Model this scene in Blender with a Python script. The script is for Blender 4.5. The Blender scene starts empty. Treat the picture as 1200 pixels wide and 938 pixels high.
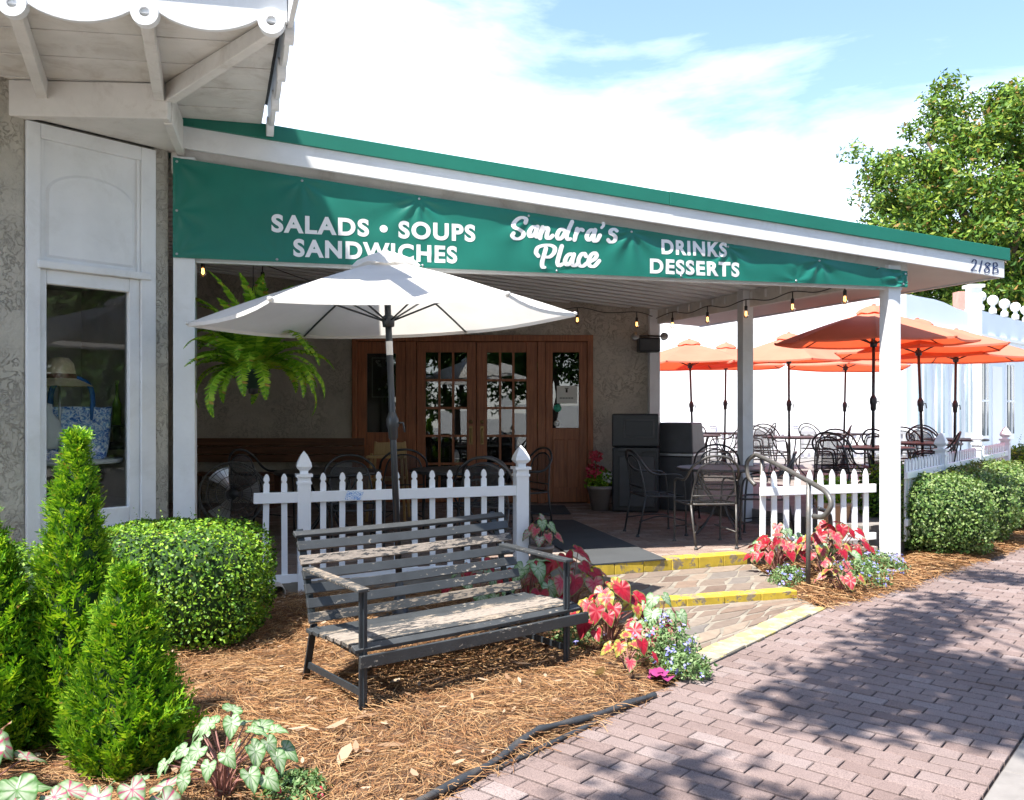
import bpy, bmesh, math, random
import numpy as np
from mathutils import Vector, Matrix, noise
random.seed(7); np.random.seed(7)
SC = bpy.context.scene
COL = SC.collection
R = math.radians

# ------------------------------------------------------------------ camera, sky, sun, exposure
cam = bpy.data.cameras.new('camera'); camo = bpy.data.objects.new('camera', cam); COL.objects.link(camo)
camo.location = (0, 0, 1.55); camo.rotation_euler = (R(90), 0, 0)
cam.sensor_width = 36; cam.lens = 30.6; cam.shift_y = 9.0/1200; cam.clip_end = 2000; cam.clip_start = .05
SC.camera = camo
TO_SUN = Vector((-.36, -.36, 1)).normalized()
world = bpy.data.worlds.new('World'); SC.world = world; world.use_nodes = True
wn = world.node_tree.nodes; wl = world.node_tree.links
for n_ in list(wn): wn.remove(n_)
w_out = wn.new('ShaderNodeOutputWorld'); w_bg = wn.new('ShaderNodeBackground'); w_sky = wn.new('ShaderNodeTexSky')
w_sky.sky_type = 'NISHITA'; w_sky.sun_disc = False
w_sky.sun_elevation = math.asin(TO_SUN.z); w_sky.sun_rotation = math.atan2(TO_SUN.x, TO_SUN.y)
w_sky.air_density = 1.0; w_sky.dust_density = .3; w_sky.ozone_density = 4.0
w_tc = wn.new('ShaderNodeTexCoord'); w_map = wn.new('ShaderNodeMapping'); w_map.inputs['Scale'].default_value = (1.0, 1.0, 3.6)
w_map.inputs['Location'].default_value = (3.1, 0.4, 0.35)
w_no = wn.new('ShaderNodeTexNoise'); w_no.inputs['Scale'].default_value = 1.9; w_no.inputs['Detail'].default_value = 9; w_no.inputs['Roughness'].default_value = .58
w_no.inputs['Distortion'].default_value = .35
w_sep = wn.new('ShaderNodeSeparateXYZ')
w_low = wn.new('ShaderNodeMapRange'); w_low.inputs[1].default_value = .40; w_low.inputs[2].default_value = .14; w_low.inputs[3].default_value = 0; w_low.inputs[4].default_value = .29
w_add = wn.new('ShaderNodeMath'); w_add.operation = 'ADD'
w_rmp = wn.new('ShaderNodeValToRGB'); w_rmp.color_ramp.elements[0].position = .53; w_rmp.color_ramp.elements[1].position = .98
w_rmp.color_ramp.elements[0].color = (.03, .03, .03, 1)
w_mix = wn.new('ShaderNodeMixRGB'); w_mix.inputs[2].default_value = (9.6, 9.8, 10.1, 1)
wl.new(w_tc.outputs['Generated'], w_map.inputs[0]); wl.new(w_map.outputs[0], w_no.inputs['Vector'])
wl.new(w_tc.outputs['Generated'], w_sep.inputs[0]); wl.new(w_sep.outputs['Z'], w_low.inputs[0])
wl.new(w_no.outputs['Fac'], w_add.inputs[0]); wl.new(w_low.outputs[0], w_add.inputs[1]); wl.new(w_add.outputs[0], w_rmp.inputs[0])
wl.new(w_rmp.outputs[0], w_mix.inputs[0]); wl.new(w_sky.outputs[0], w_mix.inputs[1]); wl.new(w_mix.outputs[0], w_bg.inputs[0])
w_bg.inputs[1].default_value = .052
wl.new(w_bg.outputs[0], w_out.inputs[0])
sun = bpy.data.lights.new('sun', 'SUN'); suno = bpy.data.objects.new('sun', sun); COL.objects.link(suno)
sun.energy = 2.0; sun.angle = R(.6); sun.color = (1, .95, .87); suno.location = (-6, -6, 14)
suno.rotation_euler = TO_SUN.to_track_quat('Z', 'Y').to_euler()
SC.view_settings.view_transform = 'Standard'; SC.view_settings.look = 'None'; SC.view_settings.gamma = 1
SC.view_settings.exposure = 2.75
SC.cycles.max_bounces = 10; SC.cycles.transparent_max_bounces = 24; SC.cycles.use_denoising = True

# ------------------------------------------------------------------ object helpers
def tag(o, label=None, cat=None, group=None, kind=None):
    if label: o['label'] = label
    if cat: o['category'] = cat
    if group: o['group'] = group
    if kind: o['kind'] = kind
    return o
def root_of(o):
    while o.parent: o = o.parent
    return o
def thing(name, label, cat, loc=(0, 0, 0), group=None):
    o = bpy.data.objects.new(name, None); COL.objects.link(o); o.location = loc; o.empty_display_size = .1
    return tag(o, label, cat, group)
def kids(o): return [c for c in bpy.data.objects if c.parent is o]
def index_children():
    d = {}
    for c in bpy.data.objects:
        if c.parent: d.setdefault(c.parent.name, []).append(c)
    return d
def copy_tree(o, loc=None, rz=None, label=None, scale=None, idx=None, parent=None):
    if idx is None: idx = index_children()
    c = o.copy(); COL.objects.link(c); c.parent = parent
    if loc is not None: c.location = loc
    if rz is not None: c.rotation_euler = (c.rotation_euler[0], c.rotation_euler[1], rz)
    if scale is not None: c.scale = (scale,)*3
    if label: c['label'] = label
    for ch in idx.get(o.name, []): copy_tree(ch, idx=idx, parent=c)
    return c

class MB:
    def __init__(s): s.v = []; s.f = []; s.sm = []
    def add(s, vs, fs, smooth=False):
        b = len(s.v); s.v += [tuple(p) for p in vs]; s.f += [tuple(i+b for i in f) for f in fs]; s.sm += [smooth]*len(fs); return s
    def box(s, c, size, rot=None):
        hx, hy, hz = size[0]/2, size[1]/2, size[2]/2
        vs = [Vector((x, y, z)) for x in (-hx, hx) for y in (-hy, hy) for z in (-hz, hz)]
        if rot is not None: vs = [rot @ v for v in vs]
        c = Vector(c)
        return s.add([v+c for v in vs], [(0, 1, 3, 2), (4, 6, 7, 5), (0, 4, 5, 1), (2, 3, 7, 6), (0, 2, 6, 4), (1, 5, 7, 3)])
    def bar(s, p, q, w, h, up=(0, 0, 1)):
        p = Vector(p); q = Vector(q); d = (q-p); L = d.length; d.normalize(); up = Vector(up)
        side = d.cross(up).normalized(); u2 = side.cross(d).normalized()
        rot = Matrix((d, side, u2)).transposed()
        return s.box((p+q)/2, (L, w, h), rot)
    def tube(s, pts, r, n=8, caps=True):
        pts = [Vector(p) for p in pts]; m = len(pts)
        rs = r if isinstance(r, (list, tuple)) else [r]*m
        vs = []; fs = []; prev = None
        for i, p in enumerate(pts):
            t = (pts[min(i+1, m-1)]-pts[max(i-1, 0)])
            if t.length < 1e-9: t = Vector((0, 0, 1))
            t.normalize()
            if prev is None:
                a = t.orthogonal().normalized()
            else:
                a = prev - t*prev.dot(t)
                a = a.normalized() if a.length > 1e-6 else t.orthogonal().normalized()
            prev = a; b = t.cross(a)
            for k in range(n):
                an = 2*math.pi*k/n; vs.append(p+(a*math.cos(an)+b*math.sin(an))*rs[i])
        for i in range(m-1):
            for k in range(n):
                fs.append((i*n+k, i*n+(k+1) % n, (i+1)*n+(k+1) % n, (i+1)*n+k))
        s.add(vs, fs, True)
        if caps: s.f += [tuple(len(s.v)-m*n+k for k in reversed(range(n))), tuple(len(s.v)-n+k for k in range(n))]; s.sm += [False, False]
        return s
    def lathe(s, prof, n=20, o=(0, 0, 0), rot=None, smooth=True):
        o = Vector(o); vs = []; fs = []
        for (r, z) in prof:
            for k in range(n):
                a = 2*math.pi*k/n; v = Vector((max(r, 1e-5)*math.cos(a), max(r, 1e-5)*math.sin(a), z))
                if rot is not None: v = rot @ v
                vs.append(v+o)
        for i in range(len(prof)-1):
            for k in range(n): fs.append((i*n+k, i*n+(k+1) % n, (i+1)*n+(k+1) % n, (i+1)*n+k))
        return s.add(vs, fs, smooth)
    def plate(s, poly, o, u, v, t):
        """extrude the 2D outline poly (in the plane o,u,v) by t along u x v"""
        o = Vector(o); u = Vector(u); v = Vector(v); n = u.cross(v).normalized()*t; m = len(poly)
        a = [o+u*x+v*y for x, y in poly]
        vs = a+[p+n for p in a]
        fs = [tuple(reversed(range(m))), tuple(range(m, 2*m))]+[(i, (i+1) % m, m+(i+1) % m, m+i) for i in range(m)]
        return s.add(vs, fs)
    def prism(s, poly, z0, z1):
        return s.plate(poly, (0, 0, z0), (1, 0, 0), (0, 1, 0), z1-z0)
    def mesh(s, name, off=(0, 0, 0)):
        me = bpy.data.meshes.new(name)
        me.from_pydata([(x-off[0], y-off[1], z-off[2]) for x, y, z in s.v], [], s.f)
        me.polygons.foreach_set('use_smooth', s.sm); me.update(); return me
    def build(s, name, mat, parent=None, org=None, bevel=0):
        off = root_of(parent).location if parent else (org or (0, 0, 0))
        o = bpy.data.objects.new(name, s.mesh(name, off)); COL.objects.link(o)
        if parent: o.parent = parent
        elif org: o.location = org
        o.data.materials.append(mat)
        if bevel:
            b = o.modifiers.new('bevel', 'BEVEL'); b.width = bevel; b.segments = 2; b.limit_method = 'ANGLE'; b.angle_limit = R(40)
        return o
def np_mesh(name, verts, faces, mat, parent=None, cols=None, smooth=False):
    """verts (N,3), faces (M,k) numpy -> object"""
    verts = np.asarray(verts, dtype=np.float32); faces = np.asarray(faces, dtype=np.int32)
    off = root_of(parent).location if parent else Vector((0, 0, 0))
    verts = verts-np.array(off, dtype=np.float32)
    me = bpy.data.meshes.new(name); k = faces.shape[1]
    me.vertices.add(len(verts)); me.vertices.foreach_set('co', verts.ravel())
    me.loops.add(faces.size); me.loops.foreach_set('vertex_index', faces.ravel())
    me.polygons.add(len(faces)); me.polygons.foreach_set('loop_start', np.arange(0, faces.size, k, dtype=np.int32))
    if smooth: me.polygons.foreach_set('use_smooth', [True]*len(faces))
    me.update(calc_edges=True)
    if cols is not None:
        at = me.color_attributes.new('Col', 'FLOAT_COLOR', 'POINT'); at.data.foreach_set('color', np.asarray(cols, dtype=np.float32).ravel())
    me.materials.append(mat); o = bpy.data.objects.new(name, me); COL.objects.link(o)
    if parent: o.parent = parent
    return o
def spline(pts, n=8, closed=False):
    P = [Vector(p) for p in pts]; out = []; m = len(P)
    rng = range(m if closed else m-1)
    for i in rng:
        if closed: a, b, c, d = P[(i-1) % m], P[i], P[(i+1) % m], P[(i+2) % m]
        else: a, b, c, d = P[max(i-1, 0)], P[i], P[i+1], P[min(i+2, m-1)]
        for k in range(n):
            t = k/n
            out.append(.5*((2*b)+(c-a)*t+(2*a-5*b+4*c-d)*t*t+(3*b-a-3*c+d)*t**3))
    if not closed: out.append(P[-1])
    return out
def rotz(a): return Matrix.Rotation(a, 3, 'Z')

# ------------------------------------------------------------------ materials
def mk(name):
    m = bpy.data.materials.new(name); m.use_nodes = True; nt = m.node_tree
    return m, nt, nt.nodes['Principled BSDF']
def nd(nt, t, **kw):
    n = nt.nodes.new(t)
    for k, v in kw.items():
        if k.startswith('i_'):
            key = k[2:]; key = int(key) if key.isdigit() else key.replace('_', ' ')
            n.inputs[key].default_value = v
        else: setattr(n, k, v)
    return n
def c4(c, k=1): return (min(c[0]*k, 1), min(c[1]*k, 1), min(c[2]*k, 1), 1)
def ramp(nt, fac, stops, interp='LINEAR'):
    r = nt.nodes.new('ShaderNodeValToRGB'); e = r.color_ramp.elements; r.color_ramp.interpolation = interp
    while len(e) < len(stops): e.new(.5)
    for x, (p, c) in zip(e, stops): x.position = p; x.color = c4(c) if len(c) == 3 else c
    nt.links.new(fac, r.inputs[0]); return r.outputs[0]
def pos(nt, scale=(1, 1, 1), rz=0, obj=False):
    if obj: g = nd(nt, 'ShaderNodeTexCoord').outputs['Object']
    else: g = nd(nt, 'ShaderNodeNewGeometry').outputs['Position']
    mp = nd(nt, 'ShaderNodeMapping', vector_type='TEXTURE'); mp.inputs['Scale'].default_value = [1/q for q in scale]; mp.inputs['Rotation'].default_value = (0, 0, rz)
    nt.links.new(g, mp.inputs[0]); return mp.outputs[0]
def noise_n(nt, vec, scale, detail=5, rough=.55, dist=0):
    n = nd(nt, 'ShaderNodeTexNoise', i_Scale=scale, i_Detail=detail, i_Roughness=rough, i_Distortion=dist); nt.links.new(vec, n.inputs['Vector']); return n.outputs['Fac']
def bump(nt, bsdf, h, strength=.3, dist=.01):
    b = nd(nt, 'ShaderNodeBump', i_Strength=strength, i_Distance=dist); nt.links.new(h, b.inputs['Height']); nt.links.new(b.outputs[0], bsdf.inputs['Normal'])
def mixc(nt, f, a, b, mode='MIX'):
    m = nt.nodes.new('ShaderNodeMixRGB'); m.blend_type = mode
    for i, x in ((0, f), (1, a), (2, b)):
        if hasattr(x, 'links') or hasattr(x, 'is_linked'): nt.links.new(x, m.inputs[i])
        else: m.inputs[i].default_value = x if i == 0 else c4(x)
    return m.outputs[0]
def paint(name, col, rough=.5, var=.12, scale=5, bs=0, bscale=60, dirt=None, dirtamt=.5, metal=0, stretch=(1, 1, 1), spec=.5):
    m, nt, b = mk(name); p = pos(nt, stretch)
    f = noise_n(nt, p, scale, 6, .6)
    c = ramp(nt, f, [(.3, [x*(1-var) for x in col]), (.7, [min(x*(1+var), 1) for x in col])])
    if dirt:
        f2 = noise_n(nt, p, scale*.6+1.3, 8, .7, .6); mr = ramp(nt, f2, [(.5, (0, 0, 0)), (.78, (dirtamt,)*3)])
        c = mixc(nt, mr, c, dirt)
    nt.links.new(c, b.inputs['Base Color']); b.inputs['Roughness'].default_value = rough; b.inputs['Metallic'].default_value = metal
    b.inputs['Specular IOR Level'].default_value = spec
    if bs: bump(nt, b, noise_n(nt, p, bscale, 4), bs, .004)
    return m
def chipped(name, top, under, thr, scale, grain=(1, 1, 1), rough=.6, rz=0):
    """paint worn through to what lies beneath"""
    m, nt, b = mk(name); p = pos(nt, grain, rz); p1 = pos(nt)
    f = noise_n(nt, p, scale, 9, .72, .4); f0 = noise_n(nt, p1, 2.3, 2)
    a = nd(nt, 'ShaderNodeMath', operation='ADD'); nt.links.new(f, a.inputs[0]); a2 = nd(nt, 'ShaderNodeMath', operation='MULTIPLY_ADD'); a2.inputs[1].default_value = .5; a2.inputs[2].default_value = -.25
    nt.links.new(f0, a2.inputs[0]); nt.links.new(a2.outputs[0], a.inputs[1])
    k = ramp(nt, a.outputs[0], [(thr-.012, (0, 0, 0)), (thr+.012, (1, 1, 1))])
    fg = noise_n(nt, p, scale*2.2, 6, .7)
    cu = ramp(nt, fg, [(.3, [x*.55 for x in under]), (.7, [min(1, x*1.25) for x in under])])
    ct = ramp(nt, noise_n(nt, p1, 9, 6), [(.3, [x*.8 for x in top]), (.7, [x*1.25 for x in top])])
    c = mixc(nt, k, ct, cu); nt.links.new(c, b.inputs['Base Color']); b.inputs['Roughness'].default_value = rough
    mm = nd(nt, 'ShaderNodeMath', operation='MULTIPLY_ADD'); nt.links.new(k, mm.inputs[0]); mm.inputs[1].default_value = -.5; nt.links.new(fg, mm.inputs[2])
    bump(nt, b, mm.outputs[0], .5, .003)
    return m
def leafmat(name, stops, trans=.35, rough=.45, spec=.3):
    m, nt, b = mk(name); g = nd(nt, 'ShaderNodeNewGeometry')
    c = ramp(nt, g.outputs['Random Per Island'], stops)
    nt.links.new(c, b.inputs['Base Color']); b.inputs['Roughness'].default_value = rough; b.inputs['Specular IOR Level'].default_value = spec
    t = nd(nt, 'ShaderNodeBsdfTranslucent'); nt.links.new(mixc(nt, 1, c, (1.0, .95, .45), 'MULTIPLY'), t.inputs[0])
    mx = nd(nt, 'ShaderNodeMixShader'); mx.inputs[0].default_value = trans
    nt.links.new(b.outputs[0], mx.inputs[1]); nt.links.new(t.outputs[0], mx.inputs[2]); nt.links.new(mx.outputs[0], nt.nodes['Material Output'].inputs[0])
    return m
def colmat(name, trans=.2, rough=.4):
    m, nt, b = mk(name); a = nd(nt, 'ShaderNodeAttribute', attribute_name='Col')
    f = noise_n(nt, pos(nt), 55, 4); c = mixc(nt, 1, a.outputs[0], ramp(nt, f, [(.3, (.8, .8, .8)), (.7, (1, 1, 1))]), 'MULTIPLY')
    nt.links.new(c, b.inputs['Base Color']); b.inputs['Roughness'].default_value = rough; b.inputs['Specular IOR Level'].default_value = .3
    t = nd(nt, 'ShaderNodeBsdfTranslucent'); nt.links.new(c, t.inputs[0]); mx = nd(nt, 'ShaderNodeMixShader'); mx.inputs[0].default_value = trans
    nt.links.new(b.outputs[0], mx.inputs[1]); nt.links.new(t.outputs[0], mx.inputs[2]); nt.links.new(mx.outputs[0], nt.nodes['Material Output'].inputs[0])
    return m
def fabric(name, col, trans=.35, var=.06, tcol=None):
    m, nt, b = mk(name); f = noise_n(nt, pos(nt), 3, 5)
    c = ramp(nt, f, [(.3, [x*(1-var) for x in col]), (.7, [min(1, x*(1+var)) for x in col])])
    nt.links.new(c, b.inputs['Base Color']); b.inputs['Roughness'].default_value = .9; b.inputs['Specular IOR Level'].default_value = .15
    t = nd(nt, 'ShaderNodeBsdfTranslucent')
    if tcol: t.inputs[0].default_value = c4(tcol)
    else: nt.links.new(c, t.inputs[0])
    mx = nd(nt, 'ShaderNodeMixShader'); mx.inputs[0].default_value = trans
    nt.links.new(b.outputs[0], mx.inputs[1]); nt.links.new(t.outputs[0], mx.inputs[2]); nt.links.new(mx.outputs[0], nt.nodes['Material Output'].inputs[0])
    return m
def glassmat(name, tint=(.75, .8, .8), ior=1.5, base=.0):
    m, nt, b = mk(name); nt.nodes.remove(b)
    t = nd(nt, 'ShaderNodeBsdfTransparent'); t.inputs[0].default_value = c4(tint); g = nd(nt, 'ShaderNodeBsdfGlossy'); g.inputs['Roughness'].default_value = .01
    f = nd(nt, 'ShaderNodeFresnel', i_IOR=ior); a = nd(nt, 'ShaderNodeMath', operation='ADD'); a.inputs[1].default_value = base; nt.links.new(f.outputs[0], a.inputs[0])
    mx = nd(nt, 'ShaderNodeMixShader'); nt.links.new(a.outputs[0], mx.inputs[0]); nt.links.new(t.outputs[0], mx.inputs[1]); nt.links.new(g.outputs[0], mx.inputs[2])
    nt.links.new(mx.outputs[0], nt.nodes['Material Output'].inputs[0]); return m
def screenmat(name, col, alpha=.55):
    m, nt, b = mk(name); b.inputs['Base Color'].default_value = c4(col); b.inputs['Roughness'].default_value = .5; b.inputs['Metallic'].default_value = .3
    b.inputs['Alpha'].default_value = alpha; return m

def stucco_mat(name, col, scale=1):
    m, nt, b = mk(name); p = pos(nt); f = noise_n(nt, p, 1.4*scale, 7, .65, .5); f2 = noise_n(nt, p, 9*scale, 6, .6, 1.6)
    ab = nd(nt, 'ShaderNodeMath', operation='SUBTRACT'); nt.links.new(f2, ab.inputs[0]); ab.inputs[1].default_value = .5
    ab2 = nd(nt, 'ShaderNodeMath', operation='ABSOLUTE'); nt.links.new(ab.outputs[0], ab2.inputs[0])
    ridge = ramp(nt, ab2.outputs[0], [(0, (0, 0, 0)), (.035, (1, 1, 1))])
    c = ramp(nt, f, [(.3, [x*.78 for x in col]), (.7, [x*1.18 for x in col])])
    patch = ramp(nt, noise_n(nt, p, 2.6*scale, 4), [(.33, (0, 0, 0)), (.6, (1, 1, 1))])
    inv = nd(nt, 'ShaderNodeMath', operation='SUBTRACT'); inv.inputs[0].default_value = 1; nt.links.new(ridge, inv.inputs[1])
    k = nd(nt, 'ShaderNodeMath', operation='MULTIPLY'); nt.links.new(inv.outputs[0], k.inputs[0]); nt.links.new(patch, k.inputs[1])
    c = mixc(nt, k.outputs[0], c, [x*.62 for x in col])
    nt.links.new(c, b.inputs['Base Color']); b.inputs['Roughness'].default_value = .95; b.inputs['Specular IOR Level'].default_value = .1
    h = nd(nt, 'ShaderNodeMath', operation='MULTIPLY_ADD'); nt.links.new(k.outputs[0], h.inputs[0]); h.inputs[1].default_value = -.8; nt.links.new(noise_n(nt, p, 26*scale, 6, .6), h.inputs[2])
    bump(nt, b, h.outputs[0], .75, .012); return m
def wood_mat(name, dark, light, stretch=(14, 14, .8), scale=3, rough=.45, bs=.15):
    m, nt, b = mk(name); p = pos(nt, stretch); f = noise_n(nt, p, scale, 8, .65, .3); f2 = noise_n(nt, pos(nt), 1.7, 3)
    c = ramp(nt, f, [(.28, dark), (.72, light)]); c = mixc(nt, 1, c, ramp(nt, f2, [(.3, (.75, .75, .75)), (.7, (1, 1, 1))]), 'MULTIPLY')
    nt.links.new(c, b.inputs['Base Color']); b.inputs['Roughness'].default_value = rough; bump(nt, b, f, bs, .003); return m
def cell_mat(name, stops, L, W, ax, rough=.9, speck=.5, bs=.5, gscale=190):
    """colour varies brick by brick: a random value per running-bond cell in the paving's own axes"""
    m, nt, b = mk(name); g = nd(nt, 'ShaderNodeNewGeometry')
    def dot(v):
        n = nd(nt, 'ShaderNodeVectorMath', operation='DOT_PRODUCT'); nt.links.new(g.outputs['Position'], n.inputs[0]); n.inputs[1].default_value = v; return n.outputs['Value']
    def ma(op, a, bb, c=None):
        n = nd(nt, 'ShaderNodeMath', operation=op)
        for i, x in enumerate((a, bb, c)):
            if x is None: continue
            if isinstance(x, (int, float)): n.inputs[i].default_value = x
            else: nt.links.new(x, n.inputs[i])
        return n.outputs[0]
    row = ma('FLOOR', ma('DIVIDE', dot((ax[0], ax[1], 0)), W), 0.0)
    par = ma('MULTIPLY', ma('MODULO', ma('ADD', row, 1000.0), 2.0), .5)
    col = ma('FLOOR', ma('ADD', ma('DIVIDE', dot((ax[1], -ax[0], 0)), L), par), 0.0)
    cb = nd(nt, 'ShaderNodeCombineXYZ'); nt.links.new(row, cb.inputs[0]); nt.links.new(col, cb.inputs[1])
    w = nd(nt, 'ShaderNodeTexWhiteNoise'); nt.links.new(cb.outputs[0], w.inputs['Vector'])
    c = ramp(nt, w.outputs['Value'], stops)
    p = pos(nt); sp = noise_n(nt, p, gscale, 3, .7); big = noise_n(nt, p, 1.1, 5, .6)
    c = mixc(nt, 1, c, ramp(nt, sp, [(.38, (1-speck,)*3), (.5, (.9, .9, .9)), (.62, (1, 1, 1))]), 'MULTIPLY')
    c = mixc(nt, 1, c, ramp(nt, big, [(.3, (.78, .77, .76)), (.65, (1, 1, 1))]), 'MULTIPLY')
    nt.links.new(c, b.inputs['Base Color']); b.inputs['Roughness'].default_value = rough; b.inputs['Specular IOR Level'].default_value = .25
    bump(nt, b, sp, bs, .003); return m

AX = (.641, .7675)                       # the direction in which the sidewalk runs
MT = {}
MT['white'] = paint('white_paint', (.74, .75, .76), .5, .06, 3, .2, 30, dirt=(.42, .40, .36), dirtamt=.35)
MT['white_old'] = paint('aged_white_paint', (.70, .675, .635), .6, .08, 4, .3, 24, dirt=(.34, .28, .22), dirtamt=.6, stretch=(1, 1, 1))
MT['white_vinyl'] = paint('white_vinyl', (.78, .80, .83), .38, .03, 2, 0, 1, dirt=(.55, .55, .52), dirtamt=.2)
MT['white_wall'] = paint('white_masonry', (.82, .82, .81), .85, .03, .6, .2, 14)
MT['blue_white'] = paint('pale_blue_render', (.66, .72, .78), .85, .04, .5, .2, 14)
MT['stucco'] = stucco_mat('trowelled_stucco', (.46, .43, .37), 1.3)
MT['stucco_in'] = stucco_mat('porch_stucco', (.53, .475, .41), .9)
MT['green_trim'] = paint('green_metal_trim', (.008, .15, .105), .45, .08, 2)
MT['metal_white'] = paint('white_ribbed_metal', (.74, .74, .73), .45, .05, 2, dirt=(.5, .47, .42), dirtamt=.2)
MT['soffit'] = paint('pinkish_soffit_board', (.66, .61, .57), .7, .05, 3, .1, 20)
MT['door'] = wood_mat('red_brown_door_wood', (.22, .066, .024), (.54, .185, .07))
MT['bench_wood'] = wood_mat('brown_plank', (.08, .032, .016), (.24, .10, .05), (.8, 14, 14))
MT['yellow_wood'] = wood_mat('blond_wood', (.42, .25, .09), (.62, .40, .17))
MT['glass'] = glassmat('window_glass', (.62, .66, .66), 1.5, .06)
MT['shop_glass'] = glassmat('shop_window_glass', (.97, .98, .98), 1.45, .0)
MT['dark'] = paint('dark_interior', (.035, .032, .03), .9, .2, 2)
MT['iron'] = paint('dark_iron', (.022, .023, .025), .42, .2, 30, metal=.0, spec=.6)
MT['iron_grey'] = paint('weathered_iron', (.075, .072, .07), .45, .25, 25, metal=.2, dirt=(.16, .12, .09), dirtamt=.5)
MT['screen'] = screenmat('metal_mesh', (.05, .05, .052), .5)
MT['rail'] = paint('grey_pipe_paint', (.11, .108, .105), .42, .2, 18, metal=.3, dirt=(.20, .14, .09), dirtamt=.5)
BA_ = R(38.1)
MT['bench_a'] = chipped('charcoal_paint', (.032, .036, .04), (.34, .30, .25), .655, 11, (2.2, 5, 5), .55, BA_)
MT['bench_b'] = chipped('charcoal_paint_worn', (.034, .037, .04), (.27, .22, .17), .545, 7, (2, 9, 9), .7, BA_)
MT['bench_c'] = chipped('charcoal_paint_peeled', (.03, .03, .032), (.26, .22, .185), .455, 7, (2, 9, 9), .75, BA_)
MT['bench_metal'] = chipped('charcoal_iron_paint', (.02, .026, .032), (.16, .12, .09), .74, 20, (1, 1, 1), .5)
MT['white_fab'] = fabric('cream_canvas', (.78, .76, .73), .36)
MT['orange_fab'] = fabric('orange_canvas', (.66, .27, .18), .42, .08, (.80, .10, .03))
MT['pole'] = paint('dark_grey_pole', (.045, .05, .056), .38, .1, 12, metal=.4)
MT['black_plastic'] = paint('black_plastic', (.02, .022, .026), .42, .15, 6)
MT['grey_plastic'] = paint('dark_grey_plastic', (.055, .055, .058), .5, .15, 6)
MT['mat'] = paint('charcoal_floor_mat', (.05, .054, .058), .95, .15, 3, .5, 300)
MT['mat_light'] = paint('grey_floor_mat', (.17, .17, .165), .95, .1, 3, .5, 300)
MT['yellow'] = chipped('worn_yellow_paint', (.46, .325, .03), (.24, .19, .12), .53, 9, (1, 1, 1), .8)
MT['yellow_pale'] = chipped('faded_yellow_paint', (.42, .34, .12), (.32, .285, .22), .50, 6, (1, 1, 1), .85)
MT['mortar'] = paint('pale_mortar', (.21, .185, .15), .95, .25, 6, .5, 60)
MT['flag'] = None
MT['sand'] = paint('dark_joint_sand', (.045, .038, .034), .98, .3, 8, .4, 80)
MT['brick'] = cell_mat('sidewalk_brick', [(0, (.205, .148, .136)), (.3, (.265, .203, .19)), (.7, (.235, .174, .162)), (1, (.295, .238, .228))], .19, .105, AX)
MT['brick_deck'] = cell_mat('deck_brick', [(0, (.27, .19, .155)), (.4, (.35, .275, .235)), (.75, (.30, .215, .18)), (1, (.42, .36, .315))], .21, .105, (.2515, -.968), .85)
MT['concrete'] = paint('concrete', (.30, .295, .28), .95, .18, 4, .4, 90)
MT['border'] = paint('grey_border_paver', (.20, .185, .175), .95, .2, 5, .4, 150)
MT['asphalt'] = paint('asphalt', (.055, .055, .058), .95, .25, 8, .5, 200)
MT['earth'] = paint('brown_earth', (.10, .055, .03), 1, .35, 9, .6, 40)
MT['grass'] = paint('far_grass', (.06, .11, .03), 1, .3, 3, .6, 60)
MT['straw'] = leafmat('pine_straw', [(0, (.12, .05, .022)), (.3, (.24, .118, .054)), (.6, (.36, .20, .09)), (.85, (.46, .305, .165)), (1, (.18, .095, .05))], .12, .75, .15)
MT['dry_leaf'] = leafmat('dry_leaves', [(0, (.24, .14, .08)), (.5, (.34, .23, .15)), (1, (.44, .34, .25))], .2, .7, .15)
MT['box'] = leafmat('boxwood_leaves', [(0, (.035, .10, .014)), (.4, (.09, .22, .018)), (.75, (.21, .38, .028)), (.97, (.34, .52, .05)), (1, (.30, .20, .07))], .32, .48, .28)
MT['box_r'] = leafmat('silvery_hedge_leaves', [(0, (.05, .11, .03)), (.4, (.12, .22, .05)), (.75, (.24, .34, .10)), (1, (.38, .46, .24))], .34, .5, .28)
MT['arb'] = leafmat('cedar_scale_leaves', [(0, (.03, .11, .012)), (.35, (.10, .27, .015)), (.7, (.24, .45, .02)), (.98, (.42, .60, .045)), (1, (.32, .17, .06))], .36, .5, .3)
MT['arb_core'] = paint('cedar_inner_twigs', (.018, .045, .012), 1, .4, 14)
MT['bark'] = paint('bark', (.12, .085, .06), .95, .3, 12, .7, 40)
MT['mag'] = leafmat('magnolia_leaves', [(0, (.03, .08, .015)), (.4, (.07, .15, .02)), (.75, (.16, .26, .03)), (.93, (.27, .33, .05)), (.965, (.26, .15, .045)), (1, (.34, .22, .07))], .28, .5, .25)
MT['tree'] = leafmat('street_tree_leaves', [(0, (.03, .08, .015)), (.5, (.06, .14, .02)), (1, (.10, .2, .03))], .3, .45, .3)
MT['fern'] = leafmat('fern_leaflets', [(0, (.09, .26, .014)), (.5, (.22, .44, .025)), (.92, (.40, .60, .06)), (1, (.40, .24, .06))], .4, .45, .3)
MT['herb'] = leafmat('small_bedding_leaves', [(0, (.06, .14, .04)), (.5, (.15, .25, .09)), (1, (.30, .40, .20))], .3, .5, .3)
MT['petal_blue'] = leafmat('blue_petals', [(0, (.20, .22, .62)), (1, (.44, .42, .78))], .3, .6, .2)
MT['petal_red'] = leafmat('red_petals', [(0, (.48, .03, .06)), (1, (.70, .12, .16))], .3, .6, .2)
MT['petal_white'] = leafmat('white_petals', [(0, (.70, .70, .66)), (1, (.8, .78, .76))], .3, .6, .2)
MT['caladium'] = colmat('caladium_leaf')
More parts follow.
